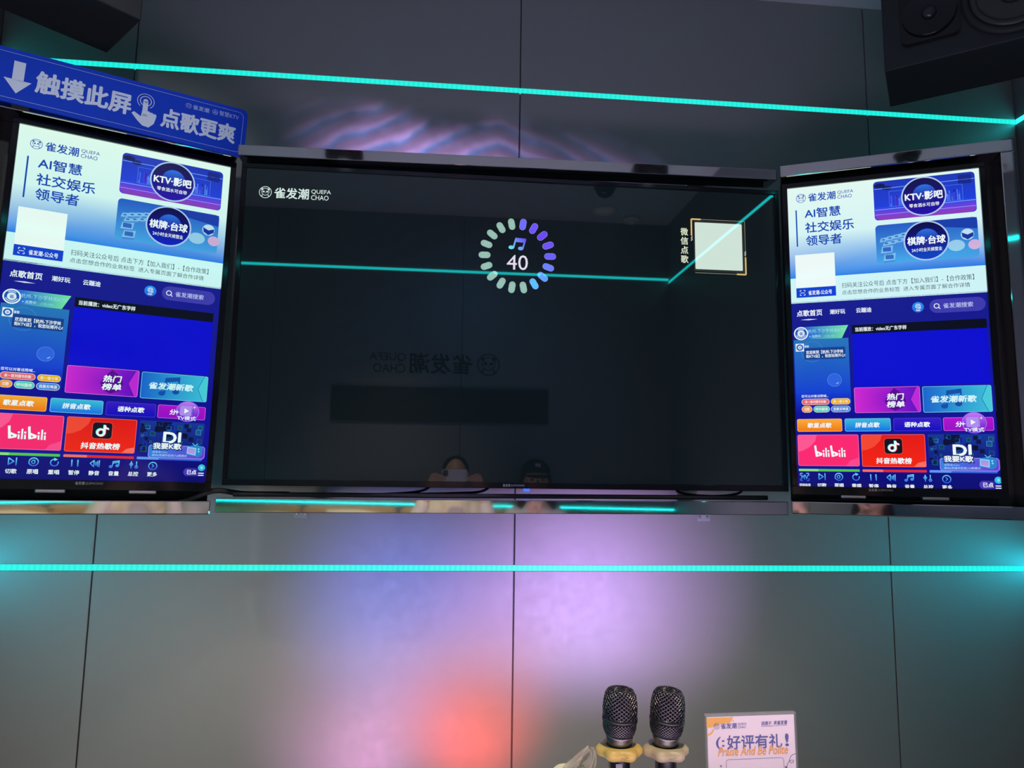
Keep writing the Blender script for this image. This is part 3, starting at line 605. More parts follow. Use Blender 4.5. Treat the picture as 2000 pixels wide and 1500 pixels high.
for px, lab in ((-.448, 'small clear screw bracket on wall below the television, left one'), (.872, 'small clear screw bracket on wall below the television, right one')):
    t = thing('screw_bracket', lab, 'bracket', (px, WY-.0045, -.142), group='screw brackets')
    bm = NB(); box(bm, -.022, .022, 0, .004, -.010, .012, .001); obj('clear_plate', bm, M_CLEAR, t)
    for s in (-1, 1):
        bm = NB(); lathe(bm, [(.0045, 0), (.0045, .002), (.003, .003)], 12, Matrix.Translation((s*.0135, 0, .004)) @ Matrix.Rotation(R(90), 4, 'X')); tag(obj('screw', bm, M_ZINC, t), 'bright screw head')

# ------------------------------------------------------------------ blue sign clipped on the left wing
sx0 = -.385; sx1 = .286; zb_, zt_ = .500, .650
t = thing('hanging_sign', 'blue sign with white arrow and hand above the left touch screen', 'sign', LLOC, LROT)
BLU = mat('blue_acrylic', s2l((14, 58, 190)), .75, 0, .15)
def sgn_z(x): return 0
bm = NB(); plate(bm, rrect(sx0, zb_, sx1, zt_, .018), -.050, -.044); obj('sign_plate', bm, BLU, t)
A = Art()                                     # drawn in millimetres from the plate's left / top
PW, PH = (sx1-sx0)*1000, (zt_-zb_)*1000
SI = (196, 208, 232)
A.outline(rrect(12, 12, PW-12, PH-12, 14), 1.2, (150, 165, 215), 1)
ar = [(84, 38), (108, 38), (108, 84), (126, 84), (94, 124), (62, 84), (84, 84)]
A.poly([(84, 32), (110, 32), (110, 86), (84, 86)], SI, 1); A.poly([(66, 84), (128, 84), (97, 122)], SI, 1)
A.text('触摸此屏', 138, 44, 362, 104, SI, 1, .05)
A.text('点歌更爽', 442, 58, 640, 114, SI, 1, .05)
hx, hy = 398, 52
A.ring(hx, hy, 15, 13, SI, 1); A.ring(hx, hy, 22, 20.5, SI, 1, -235, 55)
A.line([(hx, hy), (hx+1, hy+45)], 13, SI, 1.2); A.poly([(hx-6, hy+28), (hx+26, hy+34), (hx+30, hy+44), (hx+26, hy+62), (hx+14, hy+76), (hx-2, hy+74), (hx-16, hy+62), (hx-32, hy+44), (hx-26, hy+38), (hx-8, hy+48)], SI, 1.1)
for k in range(3): A.ell(hx+10+k*8, hy+34+k*2, 5, 6, SI, 1.4+.1*k, 12)
A.logo(500, 24, 16, (150, 170, 220), None, 1, False); A.ring(580, 31, 8, 7, (150, 170, 220), 1); A.text('Ai', 575, 26, 585, 36, (150, 170, 220), 1, .02)
A.text('智慧KTV', 592, 22, 646, 37, (150, 170, 220), 1, .015)
art = A.build('sign_lettering', M_PRINT, lambda x: sx0+x/1000, lambda y: zt_-y/1000, t, -.0003, -.0501)
tag(art, 'pale lettering, arrow and pointing hand')
for x in (-.28, .2):
    bm = NB(); box(bm, x-.02, x+.02, -.0439, -.0205, .508, .536); obj('clip', bm, M_MATK, t)
t.rotation_euler = (0, .0134+.022, .3894)

# ------------------------------------------------------------------ loudspeakers
def loudspeaker(label, loc, yaw, flip):
    """origin at the lower front corner nearest the room's middle; local x runs along the front, y into the box"""
    t = thing('loudspeaker', label, 'loudspeaker', loc, (0, 0, yaw))
    W, D, H = .50, .25, .32; s = flip
    xs = lambda a: a*s
    bm = NB(); box(bm, min(0, xs(W)), max(0, xs(W)), 0, D, 0, H, .004); obj('cabinet', bm, M_CAB, t)
    cxx, cz = xs(.126), .148
    bm = NB(); plate(bm, rrect(cxx-.077, cz-.088, cxx+.077, cz+.088, .02), -.010, -.0002); bmesh.ops.bevel(bm, geom=[e for e in bm.edges if all(abs(v.co.y+.010) < 1e-6 for v in e.verts)], offset=.003, segments=2, affect='EDGES')
    obj('tweeter_plate', bm, M_GLOSSK, t)
    to = Matrix.Translation((cxx, -.0102, cz)) @ Matrix.Rotation(R(90), 4, 'X')
    bm = NB(); lathe(bm, [(.0715, 0), (.073, .008), (.068, .0075), (.050, .003), (.030, .0008), (.021, .0004)], 40, to, False); obj('waveguide', bm, M_GLOSSK, t)
    bm = NB(); lathe(bm, [(.020, .0008), (.018, .007), (.011, .012), (.003, .014)], 28, to); obj('tweeter_dome', bm, mat('tweeter_dome', (.03, .03, .035), .2), t)
    wx = xs(.335); tw = Matrix.Translation((wx, 0, .15)) @ Matrix.Rotation(R(90), 4, 'X')
    bm = NB(); lathe(bm, [(.128, .0002), (.128, .008), (.118, .012), (.108, .010), (.108, .0015)], 48, tw, False); obj('woofer_frame', bm, M_MATK, t)
    bm = NB(); lathe(bm, [(.108, .004), (.104, .011), (.097, .013), (.090, .010), (.088, .003)], 48, tw, False); obj('surround', bm, M_RUB, t)
    bm = NB(); lathe(bm, [(.089, .004), (.06, .0015), (.034, .0006)], 48, tw, False); obj('cone', bm, M_CONE, t)
    bm = NB(); lathe(bm, [(.036, .0008), (.032, .009), (.02, .016), (.004, .018)], 28, tw); obj('dust_cap', bm, M_RUB, t)
    bm = NB(); box(bm, xs(.25)-.03, xs(.25)+.03, .10, .16, H-.001, ZC-loc[2]-.0005); obj('ceiling_bracket', bm, M_MATK, t)
    return t
loudspeaker('black loudspeaker with bare cones under ceiling above right touch screen', (1.33, 1.954, 1.25), R(-36.5), 1)
loudspeaker('black loudspeaker under ceiling above the blue sign, seen from below', (-.878, 1.955, 1.25), R(43.8), -1)

# ------------------------------------------------------------------ low table with microphones, card and bag
TT = -.602
t = thing('low_table', 'dark low table carrying the microphones and card', 'table', (.1, 1.15, -CZ))
bm = NB(); box(bm, -.65, .75, -.3, .3, CZ+TT-.04, CZ+TT, .006); obj('tabletop', bm, mat('black_stone', (.03, .03, .033), .3), t)
for x in (-.58, .68):
    for y in (-.24, .24):
        bm = NB(); box(bm, x-.025, x+.025, y-.025, y+.025, 0, CZ+TT-.041, .003); obj('leg', bm, M_MATK, t)
M_MESH = mat('grille_wire', (.14, .13, .14), .25, .9)
M_FOAM = mat('grille_foam', (.008, .008, .01), .9)
M_BODY = mat('mic_body', (.014, .014, .022), .3, .4)
M_COLLAR = mat('mic_collar', (.16, .15, .15), .3, .9)
def grille(bm, prof, dens, mtx):
    """woven wire: two families of helices on a lathed profile"""
    Ls = [0]
    for a, b in zip(prof, prof[1:]): Ls.append(Ls[-1]+math.hypot(b[0]-a[0], b[1]-a[1]))
    def at(s):
        for k in range(len(prof)-1):
            if s <= Ls[k+1]+1e-9:
                u = (s-Ls[k])/(Ls[k+1]-Ls[k]); return prof[k][0]+(prof[k+1][0]-prof[k][0])*u, prof[k][1]+(prof[k+1][1]-prof[k][1])*u
        return prof[-1]
    N = 26
    for dirn in (-1, 1):
        for j in range(dens):
            pts = []
            for k in range(N+1):
                r, h = at(Ls[-1]*k/N); a = 2*math.pi*j/dens + dirn*3.0*k/N*(Ls[-1]/.06)
                rr = r+.0005*math.cos(math.pi*k*1.0+ (0 if dirn > 0 else math.pi))
                pts.append(mtx @ Vector((rr*math.cos(a), rr*math.sin(a), h)))
            tube(bm, pts, .00095, 5)
def microphone(label, x, y, ztop, tilt, ringcol, ringname, yawm, face):
    t = thing('microphone', label, 'microphone', (x, y, TT), (0, 0, 0), group='wireless microphones')
    H = ztop-TT; ti = Matrix.Translation((0, 0, H-.078)) @ Matrix.Rotation(tilt, 4, 'Y')
    P = lambda h: h
    bm = NB(); lathe(bm, [(.034, 0), (.034, .012), (.030, .02), (.022, .024)], 32); obj('charging_base', bm, M_BODY, t)
    body = [(.0165, .0245), (.0165, H-.105), (.0172, H-.098), (.0185, H-.084)]
    bm = NB(); lathe(bm, body, 36); obj('handle', bm, M_BODY, t)
    bm = NB(); lathe(bm, [(.0190, -.010), (.0196, 0), (.0212, .006), (.0215, .011)], 36, ti); obj('collar', bm, M_COLLAR, t)
    low = [(.0218, .0112), (.0248, .020), (.0252, .0285)]
    up = [(.0256, .036), (.0262, .046), (.0255, .058), (.0232, .070), (.019, .0762), (.012, .0785), (.004, .0792)]
    bm = NB(); lathe(bm, [(r-.0014, h) for r, h in low+up], 32, ti); obj('foam_liner', bm, M_FOAM, t)
    bm = NB(); grille(bm, up, 22, ti); obj('grille', bm, M_MESH, t)
    bm = NB(); grille(bm, low, 30, ti); obj('lower_grille', bm, M_MESH, t)
    bm = NB(); lathe(bm, [(.0254, .0282), (.0275, .0292), (.0280, .0325), (.0275, .0355), (.0254, .0365)], 36, ti, False); obj('grille_band', bm, M_BLACK, t)
    # anti-roll ring: a soft six-lobed collar
    bm = NB(); seg = 72; zc = H-.092; prof = []
    for (dr, h) in ((-.0155, -.0065), (-.004, -.0075), (0, -.003), (0, .003), (-.004, .0075), (-.0135, .0085)):
        prof.append([bm.verts.new(((.0335+dr+(.0032*math.cos(6*(2*math.pi*k/seg)+yawm) if dr > -.008 else 0))*math.cos(2*math.pi*k/seg), (.0335+dr+(.0032*math.cos(6*(2*math.pi*k/seg)+yawm) if dr > -.008 else 0))*math.sin(2*math.pi*k/seg), zc+h)) for k in range(seg)])
    for a, b in zip(prof, prof[1:]):
        for k in range(seg): bm.faces.new((a[k], a[(k+1) % seg], b[(k+1) % seg], b[k])).smooth = True
    ro = obj('silicone_ring', bm, mat(ringname, ringcol, .45), t); tag(ro, ringname.replace('_', ' '))
    A = Art(); A.text('MIC', -6, -2.6, 6, 2.6, tuple(255*(c*.55)**(1/2.2) for c in ringcol), 1, .01)
    A.build('ring_lettering', M_PRINT, lambda u: u/1000, lambda v: zc-v/1000, ro, -.0002, -.0375)
    if face:
        bm = NB(); plate(bm, rrect(-.0055+face, H-.138, .0045+face, H-.106, .001), -.0178, -.0160); d = obj('display_window', bm, mat('mic_window', (.03, .035, .05), .12), t)
        bm = NB(); lathe(bm, [(.0045, 0), (.0045, .002)], 16, Matrix.Translation((face, -.0160, H-.151)) @ Matrix.Rotation(R(90), 4, 'X')); obj('button', bm, M_BLACK, t)
    return t
microphone('black microphone with yellow ring, beside the plastic bag', .283, 1.15, -.333, R(2), s2l((214, 180, 96)), 'yellow_silicone_ring', .6, -.004)
microphone('black microphone with beige ring, beside the praise card', .357, 1.15, -.335, R(5), s2l((188, 172, 136)), 'beige_silicone_ring', .2, 0)
# praise card in a clear stand
t = thing('card_stand', 'printed card in clear stand with orange corner, right of the microphones', 'card stand', (.512, 1.18, TT), (0, R(-.8), 0))
bm = NB(); box(bm, -.076, .076, .0022, .0042, .004, .2185); box(bm, -.076, .076, -.0042, -.0022, .004, .2185); box(bm, -.076, .076, -.004, .004, .2170, .2190); box(bm, -.076, .076, -.035, .035, 0, .0038, .001)
obj('acrylic_holder', bm, mat('acrylic_holder', (.95, .93, .98), .08, 0, .5, alpha=.05), t)
bm = NB(); box(bm, -.0735, .0735, -.0012, .0012, .0045, .2140); card = obj('card', bm, mat('card_paper', s2l((238, 222, 222)), .55), t)
A = Art()                                       # tenths of a millimetre-ish: zoom pixels of the card
IK = (58, 64, 140); OR = (244, 176, 40)
A.poly([(110, 175), (630, 175), (600, 235), (540, 280), (440, 280), (330, 300), (240, 340), (110, 350)], OR, 1); A.ring(110, 340, 150, 122, OR, 1, 15, 90, 14); A.ell(627, 240, 13, 13, OR, 1, 12)
A.logo(245, 270, 112, IK, None, 2)
A.text('找搭子', 1172, 268, 1370, 335, IK, 2, .035, .15); A.text('来雀发潮', 1412, 262, 1680, 335, IK, 2, .035, .15); A.line([(1170, 352), (1400, 356)], 8, IK, 2); A.line([(1420, 352), (1670, 350)], 5, IK, 2)
A.text('(:', 280, 520, 440, 745, IK, 2, .02); A.text('好评有礼', 495, 500, 1560, 745, IK, 2, .03); A.text('!', 1630, 505, 1690, 720, IK, 2, .04)
A.text('Praise And Be Polite', 310, 705, 1670, 860, (238, 160, 30), 4, .022, .3)
A.outline(rrect(462, 925, 1580, 1900, 50), 9, (110, 112, 160), 2)
A.line(smoothpath([(1835, 862, 0), (1745, 890, 0), (1690, 970, 0), (1720, 1025, 0), (1775, 1000, 0), (1740, 975, 0), (1670, 1010, 0), (1620, 1110, 0)], 5) and [(p[0], p[1]) for p in smoothpath([(1835, 862, 0), (1745, 890, 0), (1690, 970, 0), (1720, 1025, 0), (1775, 1000, 0), (1740, 975, 0), (1670, 1010, 0), (1620, 1110, 0)], 5)], 9, (96, 90, 130), 2)
A.poly([(1592, 1075), (1655, 1095), (1614, 1140)], (96, 90, 130), 2)
A.rect(255, 1145, 325, 1400, OR, 1); A.line([(345, 1018), (375, 1048)], 10, (80, 70, 90), 2); A.line([(375, 1018), (345, 1048)], 10, (80, 70, 90), 2)
A.build('card_print', M_PRINT, lambda x: (x-970)/1720*.149, lambda y: .2165-(y-135)/1720*.149, card, -.0001, -.0013)
# thin carrier bag with knotted handles
t = thing('plastic_bag', 'white plastic carrier bag with upright handles, left of the microphones', 'bag', (.19, 1.24, TT))
M_BAG = mat('bag_film', (.95, .91, .66), .45, 0, .4, bump=(45, .1, .004))
bm = NB(); n = 28; rings = []
for h, rx, ry in ((0, .075, .05), (.012, .088, .06), (.05, .082, .056), (.085, .06, .04), (.108, .035, .024), (.118, .022, .016)):
    rings.append([bm.verts.new((rx*(1+.10*math.sin(5*k+9*h*20)*(h > .01))*math.cos(2*math.pi*k/n)+h*.25, ry*(1+.12*math.cos(7*k))*math.sin(2*math.pi*k/n), h)) for k in range(n)])
for a, b in zip(rings, rings[1:]):
    for k in range(n): bm.faces.new((a[k], a[(k+1) % n], b[(k+1) % n], b[k])).smooth = True
bm.faces.new(rings[0][::-1]); bm.faces.new(rings[-1]); obj('bag_body', bm, M_BAG, t)
def ribbon(pts, ws, th=.0012):
    bm = NB(); P = smoothpath(pts, 8); rows_ = []
    for i, p in enumerate(P):
        tn = (P[min(i+1, len(P)-1)]-P[max(0, i-1)]).normalized(); sd = Vector((tn.z, 0, -tn.x)).normalized() if abs(tn.y) < .95 else Vector((1, 0, 0))
        f = i/(len(P)-1)*(len(ws)-1); k = min(int(f), len(ws)-2); wd = ws[k]+(ws[k+1]-ws[k])*(f-k)
        cr = []
        for j in range(7):
            u = j/6*2-1; cr.append(bm.verts.new(p+sd*(u*wd/2)+Vector((0, .003*math.sin(u*7+i*.35)*abs(u)+.0025*math.cos(u*9), 0))))
        rows_.append(cr)
    for a, b in zip(rows_, rows_[1:]):
        for j in range(6): bm.faces.new((a[j], a[j+1], b[j+1], b[j])).smooth = True
    bmesh.ops.solidify(bm, geom=bm.faces[:], thickness=th); return bm
obj('handle', ribbon([(.022, -.004, .108), (.030, -.008, .122), (.046, -.006, .137), (.066, 0, .149)], [.020, .017, .013, .010]), M_BAG, t)
obj('handle', ribbon([(.052, .006, .100), (.064, .004, .118), (.070, .002, .134), (.068, 0, .150)], [.034, .022, .014, .008]), M_BAG, t)

# ------------------------------------------------------------------ behind the camera: what the screens and steel mirror
t = thing('sofa', 'tan upholstered sofa along the back wall, mirrored in the lower steel beam', 'sofa', (.02, -.02, -CZ))
M_SOFA = mat('tan_leather', s2l((184, 154, 110)), .8, 0, .2)
bm = NB(); box(bm, -1.49, 1.49, -.47, .25, .06, .30, .03); obj('base', bm, M_SOFA, t)
for k in range(5):
    x0 = -1.49+k*.596
    bm = NB(); box(bm, x0+.004, x0+.592, -.30, .25, .301, .43, .04); obj('seat_cushion', bm, M_SOFA, t)
    bm = NB(); box(bm, x0+.004, x0+.592, -.47, -.302, .301, .889, .04); obj('back_cushion', bm, M_SOFA, t)
def pillow(label, x, y, z, wd, ht, rot):
    bm = NB(); n = 14
    g = [[None]*(n+1) for _ in range(n+1)]; g2 = [[None]*(n+1) for _ in range(n+1)]
    for i in range(n+1):
        for j in range(n+1):
            u, v = i/n*2-1, j/n*2-1; pin = 1-.08*(abs(u)*abs(v)); d = .075*((1-u**4)*(1-v**4))**.5
            g[i][j] = bm.verts.new((u*wd/2*pin, -d-.001, v*ht/2*pin)); g2[i][j] = bm.verts.new((u*wd/2*pin, d+.001, v*ht/2*pin))
    for i in range(n):
        for j in range(n):
            bm.faces.new((g[i][j], g[i+1][j], g[i+1][j+1], g[i][j+1])).smooth = True; bm.faces.new((g2[i][j], g2[i][j+1], g2[i+1][j+1], g2[i+1][j])).smooth = True
    for k in range(n):
        for a, b, c, d in ((g[k][0], g2[k][0], g2[k+1][0], g[k+1][0]), (g[k+1][n], g2[k+1][n], g2[k][n], g[k][n]), (g[0][k+1], g2[0][k+1], g2[0][k], g[0][k]), (g[n][k], g2[n][k], g2[n][k+1], g[n][k+1])): bm.faces.new((a, b, c, d))
    o = tag(obj('pillow', bm, mat('cream_cloth', s2l((226, 214, 176)), .8, bump=(30, .05, .004))), label, 'pillow', 'cream pillows on the sofa')
    o.location = (x, y, z+CZ); o.rotation_euler = (R(-14), R(rot), 0); return o
pillow('cream pillow on the sofa, just left of the photographer', -.50, -.205, -.43, .44, .44, 4)
pillow('cream pillow on the sofa, at its left end', -.97, -.205, -.44, .42, .42, 2)
pillow('cream pillow on the sofa, right of the person in the black cap', 1.05, -.205, -.44, .44, .44, -6)
# dark panel and wall logo
bm = NB(); box(bm, -.745, .690, BY+.0005, BY+.02, .33+CZ, .56+CZ, .003); tag(obj('acoustic_panel', bm, M_MATK), 'long black panel on back wall, mirrored in the television', 'wall panel')
A = Art(); A.logo(0, 0, 1, (16, 20, 30), None, 1)
bmk = A.build('wall_logo', M_PRINT, lambda x: .36-x*.152, lambda y: .80+CZ-y*.152, None, .0008, BY+.0005)
for p in bmk.data.polygons: p.flip()
tag(bmk, 'dark emblem and lettering on the back wall, mirrored in the television', 'wall logo')
# ceiling fittings
t = thing('downlight', 'round recessed downlight in the ceiling, mirrored in the television', 'downlight', (1.03, -.27, ZC-.0005))
bm = NB(); lathe(bm, [(.085, -.001), (.085, -.006), (.070, -.010), (.062, -.004)], 36, None, False); obj('trim_ring', bm, M_WHITEP, t)
bm = NB(); lathe(bm, [(.0615, -.003), (.0615, -.002)], 32); obj('lens', bm, mat('downlight_lens', (.5, .5, .5), .5, emit=(1, .85, .7), es=.12), t)
t = thing('dome_camera', 'black half-dome camera on the ceiling, mirrored in the right wing of the steel frame', 'camera', (.945, .13, ZC-.0005))
bm = NB(); lathe(bm, [(.068, -.0005), (.068, -.014), (.062, -.018)], 32); obj('base', bm, M_BLACK, t)
bm = NB(); lathe(bm, [(.06, -.0185), (.056, -.036), (.044, -.056), (.024, -.069), (.004, -.073)], 32); obj('dome', bm, M_GLOSSK, t)
t = thing('smoke_detector', 'round white smoke detector on the ceiling, mirrored in the right steel post', 'smoke detector', (1.25, -.40, ZC-.0005))
bm = NB(); lathe(bm, [(.06, -.0005), (.06, -.012), (.052, -.022), (.035, -.024)], 32); obj('housing', bm, M_WHITEP, t)
bm = NB(); lathe(bm, [(.033, -.0245), (.028, -.034), (.01, -.037)], 28); obj('sensor', bm, M_WHITEP, t)
def effect_lamp(label, loc):
    t = thing('effect_lamp', label, 'stage lamp', (loc[0], loc[1], ZC), group='effect lamps on the ceiling')
    bm = NB(); box(bm, -.02, .02, -.02, .02, -.02, -.0005); obj('stem', bm, M_MATK, t)
    bm = NB(); box(bm, -.10, .10, -.05, .05, -.098, -.02, .02); obj('lamp_housing', bm, M_BLACK, t)
    bm = NB(); lathe(bm, [(.03, -.101), (.03, -.0985)], 24); obj('lens', bm, mat('lamp_lens', (.6, .6, .7), .2, emit=(.8, .8, 1), es=2), t)
effect_lamp('black effect lamp on ceiling, mirrored at the left of the top steel beam', (-.58, .44))
effect_lamp('black effect lamp on ceiling, mirrored at the right of the top steel beam', (1.12, .44))

# small party lamps that colour the wall, standing low and out of frame
def party_lamp(label, x, y, z, col):
    t = thing('party_lamp', label, 'party lamp', (x, y-.012, z), group='party lamps')
    bm = NB(); lathe(bm, [(.022, .0005), (.022, .006), (.014, .010), (.012, .018)], 24); obj('base', bm, M_BLACK, t)
    bm = NB(); lathe(bm, [(.012, .0185), (.016, .024), (.013, .030)], 24); obj('dome', bm, mat('lamp_dome_'+label.split()[1], col, .3), t)
party_lamp('small violet party lamp on the low table, behind the card', .55, 1.38, TT, (.5, .3, .9))
party_lamp('small blue party lamp on the low table, left of the microphones', -.18, 1.38, TT, (.2, .2, .9))
party_lamp('small red party lamp on the floor between table and wall', .12, 1.88, -CZ, (.9, .1, .1))
party_lamp('small pink party lamp on the floor, left of the red one', -.24, 1.88, -CZ, (.9, .3, .7))

# ------------------------------------------------------------------ the two people mirrored in the television and steel
def capsule(bm, a, b, ra, rb, seg=14):
    a, b = Vector(a), Vector(b); d = b-a; L = d.length; t = d/L; u = t.cross(Vector((.3, .2, .93))); u.normalize(); v = t.cross(u); rg = []
    prof = [(-math.cos(R(q))*ra, math.sin(R(q))*ra) for q in (8, 35, 62, 90)] + [(L+math.cos(R(q))*rb, math.sin(R(q))*rb) for q in (90, 62, 35, 8)]
    for h, r in prof: rg.append([bm.verts.new(a+t*h+(u*math.cos(2*math.pi*k/seg)+v*math.sin(2*math.pi*k/seg))*r) for k in range(seg)])
    for p, q in zip(rg, rg[1:]):
        for k in range(seg): bm.faces.new((p[k], p[(k+1) % seg], q[(k+1) % seg], q[k]))
    bm.faces.new(rg[0][::-1]); bm.faces.new(rg[-1])
def ellipsoid(bm, c, r):
    m = Matrix.Translation(c) @ Matrix.Diagonal((*r, 1)); bmesh.ops.create_uvsphere(bm, u_segments=24, v_segments=16, radius=1, matrix=m)
def chain(bm, pts, rad):
    for p, q, a, b in zip(pts, pts[1:], rad, rad[1:]): capsule(bm, p, q, a, b)
def fused(name, bm, m, parent, vox):
    o = obj(name, bm, m, parent); r = o.modifiers.new('fuse', 'REMESH'); r.mode = 'VOXEL'; r.voxel_size = vox; r.use_smooth_shade = True
    sm = o.modifiers.new('soften', 'SMOOTH'); sm.factor = .5; sm.iterations = 4; return o
SKIN = mat('skin', s2l((205, 160, 132)), .5)
def person(label, x, head, hands, top_col, long_hair):
    """seated on the sofa; coordinates relative to the lens height"""
    t = thing('person', label, 'person', (0, 0, 0))
    hx, hy, hz = head
    bm = NB()
    ellipsoid(bm, (hx, hy, hz+.02), (.074, .092, .098)); ellipsoid(bm, (hx, hy+.02, hz-.045), (.058, .066, .062)); ellipsoid(bm, (hx, hy+.045, hz-.085), (.026, .026, .020))
    chain(bm, [(hx, hy+.085, hz+.012), (hx, hy+.104, hz-.022)], [.009, .013]); capsule(bm, (hx-.014, hy+.098, hz-.026), (hx+.014, hy+.098, hz-.026), .008, .008)
    capsule(bm, (hx-.02, hy+.082, hz-.055), (hx+.02, hy+.082, hz-.055), .008, .008)
    for q in (-1, 1): ellipsoid(bm, (hx+q*.077, hy, hz-.005), (.010, .020, .030)); capsule(bm, (hx+q*.018, hy+.084, hz+.026), (hx+q*.048, hy+.072, hz+.026), .009, .007)
    sh = hz-.20; yb = -.215
    chain(bm, [(hx, hy-.01, hz-.05), (x, yb, sh+.05)], [.055, .060])
    chain(bm, [(x, yb, sh-.02), (x, yb, -.40), (x, -.205, -.555)], [.105, .10, .115]); capsule(bm, (x-.13, yb, sh), (x+.13, yb, sh), .062, .062)
    shirt = NB(); chain(shirt, [(x, yb, sh+.005), (x, yb, -.40), (x, -.205, -.50)], [.116, .112, .126]); capsule(shirt, (x-.13, yb, sh), (x+.13, yb, sh), .073, .073)
    for q, (el, wr, pose) in zip((-1, 1), hands):
        chain(bm, [(x+q*.15, yb, sh-.01), el, wr], [.048, .040, .027]); chain(shirt, [(x+q*.15, yb, sh-.01), el], [.062, .056]); e_, w_ = Vector(el), Vector(wr); chain(shirt, [e_, e_.lerp(w_, .7)], [.056, .044])
        W = Vector(wr); F = Vector(pose[0]).normalized(); Sd = Vector(pose[1]).normalized(); Cu = Vector(pose[2]).normalized()
        chain(bm, [W, W+F*.045], [.024, .022])
        for k in range(4):
            o = Sd*(.0265-.0177*k); chain(bm, [W+F*.03+o*.7, W+F*.085+o], [.012, .0105])
            L = (.042, .048, .044, .034)[k]; b0 = W+F*.085+o; b1 = b0+(F*.75+Cu*.65).normalized()*L*.62; b2 = b1+(F*.2+Cu).normalized()*L*.55
            chain(bm, [b0, b1, b2], [.0095, .0088, .0075])
        th = W+F*.03+Sd*.028; chain(bm, [W+F*.02+Sd*.012, th+Sd*.012+F*.01, th+Sd*.022+F*.035+Cu*.012], [.013, .0115, .009])
    pants = NB()
    for q in (-1, 1):
        leg = [(x+q*.085, -.18, -.575), (x+q*.11, .30, -.615), (x+q*.11, .34, -1.035)]
        chain(bm, leg, [.082, .056, .036]); chain(bm, [(x+q*.11, .325, -1.055), (x+q*.12, .47, -1.068)], [.036, .028]); chain(pants, [leg[0], leg[1]], [.092, .068]); chain(pants, [leg[1], (x+q*.11, .338, -.98)], [.068, .052])
        sb = NB(); chain(sb, [(x+q*.11, .315, -1.055), (x+q*.12, .475, -1.064)], [.042, .034]); fused('shoe', sb, mat('shoe_black', (.02, .02, .02), .5), t, .010)
    capsule(pants, (x-.08, -.19, -.55), (x+.08, -.19, -.55), .105, .105)
    fused('body', bm, SKIN, t, .0045); fused('top', shirt, mat('cloth_'+top_col[0], top_col[1], .85), t, .009); fused('trousers', pants, mat('cloth_trousers', (.03, .03, .045), .85), t, .009)
    hb = NB(); HM = mat('hair_black', (.012, .010, .010), .45)
    ellipsoid(hb, (hx, hy-.022, hz+.045), (.084, .092, .086))
    if long_hair:
        for q in (-1, 1): chain(hb, [(hx+q*.076, hy-.01, hz+.03), (hx+q*.090, hy+.0, hz-.09), (hx+q*.098, hy+.02, hz-.24)], [.024, .034, .024])
        chain(hb, [(hx, hy-.06, hz+.02), (hx, hy-.07, hz-.16)], [.07, .07])
    fused('hair', hb, HM, t, .008)
    for q in (-1, 1):
        eb = NB(); ellipsoid(eb, (hx+q*.032, hy+.0855, hz+.010), (.012, .005, .006)); obj('eye', eb, mat('eye_dark', (.03, .02, .015), .1), t, True)
    return t
ph = person('person in loose oat top on the sofa, holding up a phone to photograph', .075, (.075, -.225, -.025),
       [((-.20, -.10, -.36), (-.085, -.055, -.105), ((.45, .35, .82), (.75, .1, -.55), (.7, .55, -.2))), ((.30, -.10, -.36), (.235, -.055, -.105), ((-.45, .35, .82), (-.75, .1, -.55), (-.7, .55, -.2)))], ('oat', s2l((214, 204, 176))), False)
t = thing('phone', 'pale phone held level by the photographer, mirrored in the television', 'phone', (.066, -.0125, -.018))
bm = NB(); plate(bm, rrect(-.075, -.036, .075, .036, .011), -.004, .0035); obj('phone_body', bm, mat('phone_pale', (.72, .70, .74), .3, .2), t)
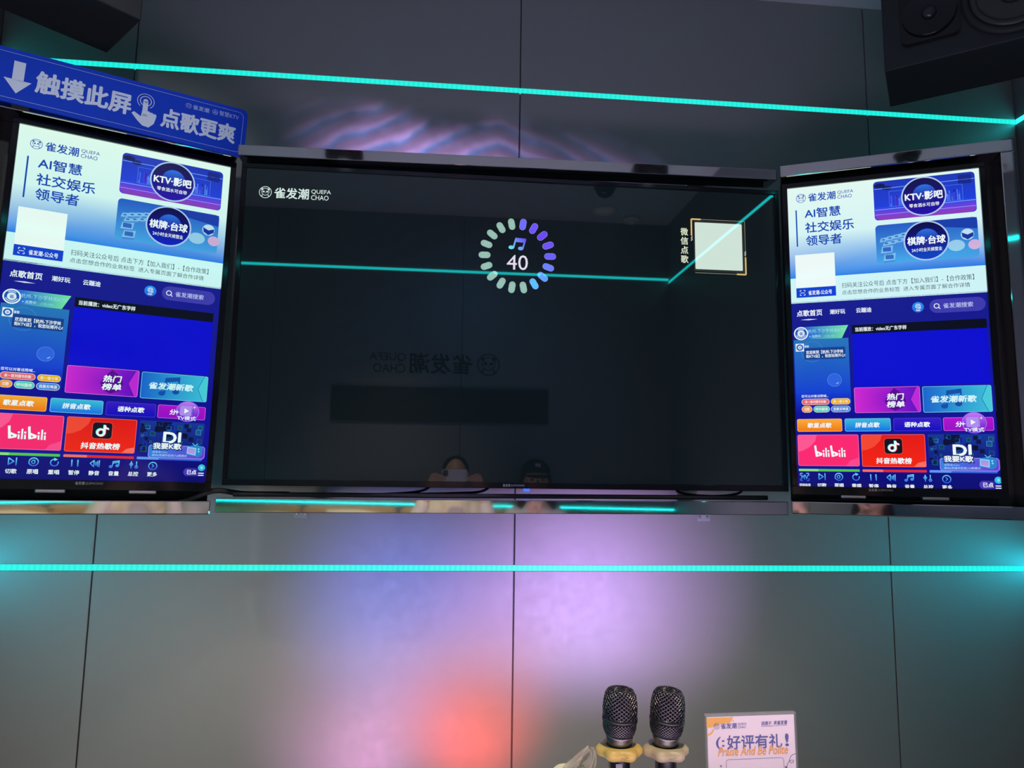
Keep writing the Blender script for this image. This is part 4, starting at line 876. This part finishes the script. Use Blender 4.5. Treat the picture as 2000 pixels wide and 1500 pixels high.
bm = NB(); plate(bm, rrect(-.0745+.004, -.004, -.0745+.036, .032, .008), .0036, .0052); obj('camera_block', bm, mat('phone_block', (.10, .10, .11), .2), t)
bm = NB(); plate(bm, rrect(-.071, -.033, .071, .033, .009), -.0047, -.0041); obj('phone_screen', bm, M_GLOSSK, t)
cp = person('person in black cap and cream top on the sofa, hand raised to the chin', .575, (.575, -.205, -.050),
       [((.45, -.13, -.42), (.535, -.075, -.235), ((.25, .1, .95), (-.9, 0, .25), (.3, -.6, .5))), ((.77, -.10, -.43), (.66, .10, -.50), ((-.5, .85, 0), (-.6, -.4, .5), (0, .3, -.9)))], ('cream', s2l((222, 212, 190))), True)
hx, hy, hz = .575, -.205, -.050
bm = NB(); n = 32; rg = []
for a in (0, 12, 28, 46, 64, 80): rg.append([bm.verts.new((math.cos(R(a))*.094*math.cos(2*math.pi*k/n), -.012+math.cos(R(a))*.108*math.sin(2*math.pi*k/n), .052+math.sin(R(a))*.090)) for k in range(n)])
for p, q in zip(rg, rg[1:]):
    for k in range(n): bm.faces.new((p[k], p[(k+1) % n], q[(k+1) % n], q[k])).smooth = True
bm.faces.new(rg[-1]); t = obj('cap', bm, mat('cap_cloth', (.014, .014, .015), .8), cp); t.location = (hx, hy, hz); tag(t, 'black baseball cap with white letters')
bm = NB(); P0 = [(.088*math.cos(R(a)), .012+.092*math.sin(R(a))) for a in range(20, 161, 10)]; P1 = [(.080*math.cos(R(a)), .030+.150*math.sin(R(a))) for a in range(160, 19, -10)]
vs = [bm.verts.new((x, y, .055-.9*max(0, y-.07)*.35-.25*x*x/.09)) for x, y in P0+P1]
m_ = len(P0)
for k in range(m_-1): bm.faces.new((vs[k], vs[k+1], vs[2*m_-2-k], vs[2*m_-1-k]))
bmesh.ops.solidify(bm, geom=bm.faces[:], thickness=.003); obj('brim', bm, MATS['cap_cloth'], t)
A = Art(); A.text('NY', -1, -1, 1, 1, (230, 230, 225), 1, .03)
lt = A.build('cap_letters', M_PRINT, lambda u: -u*.016, lambda v: .098-v*.014, t, .0005, .0835)
for p in lt.data.polygons: p.flip()
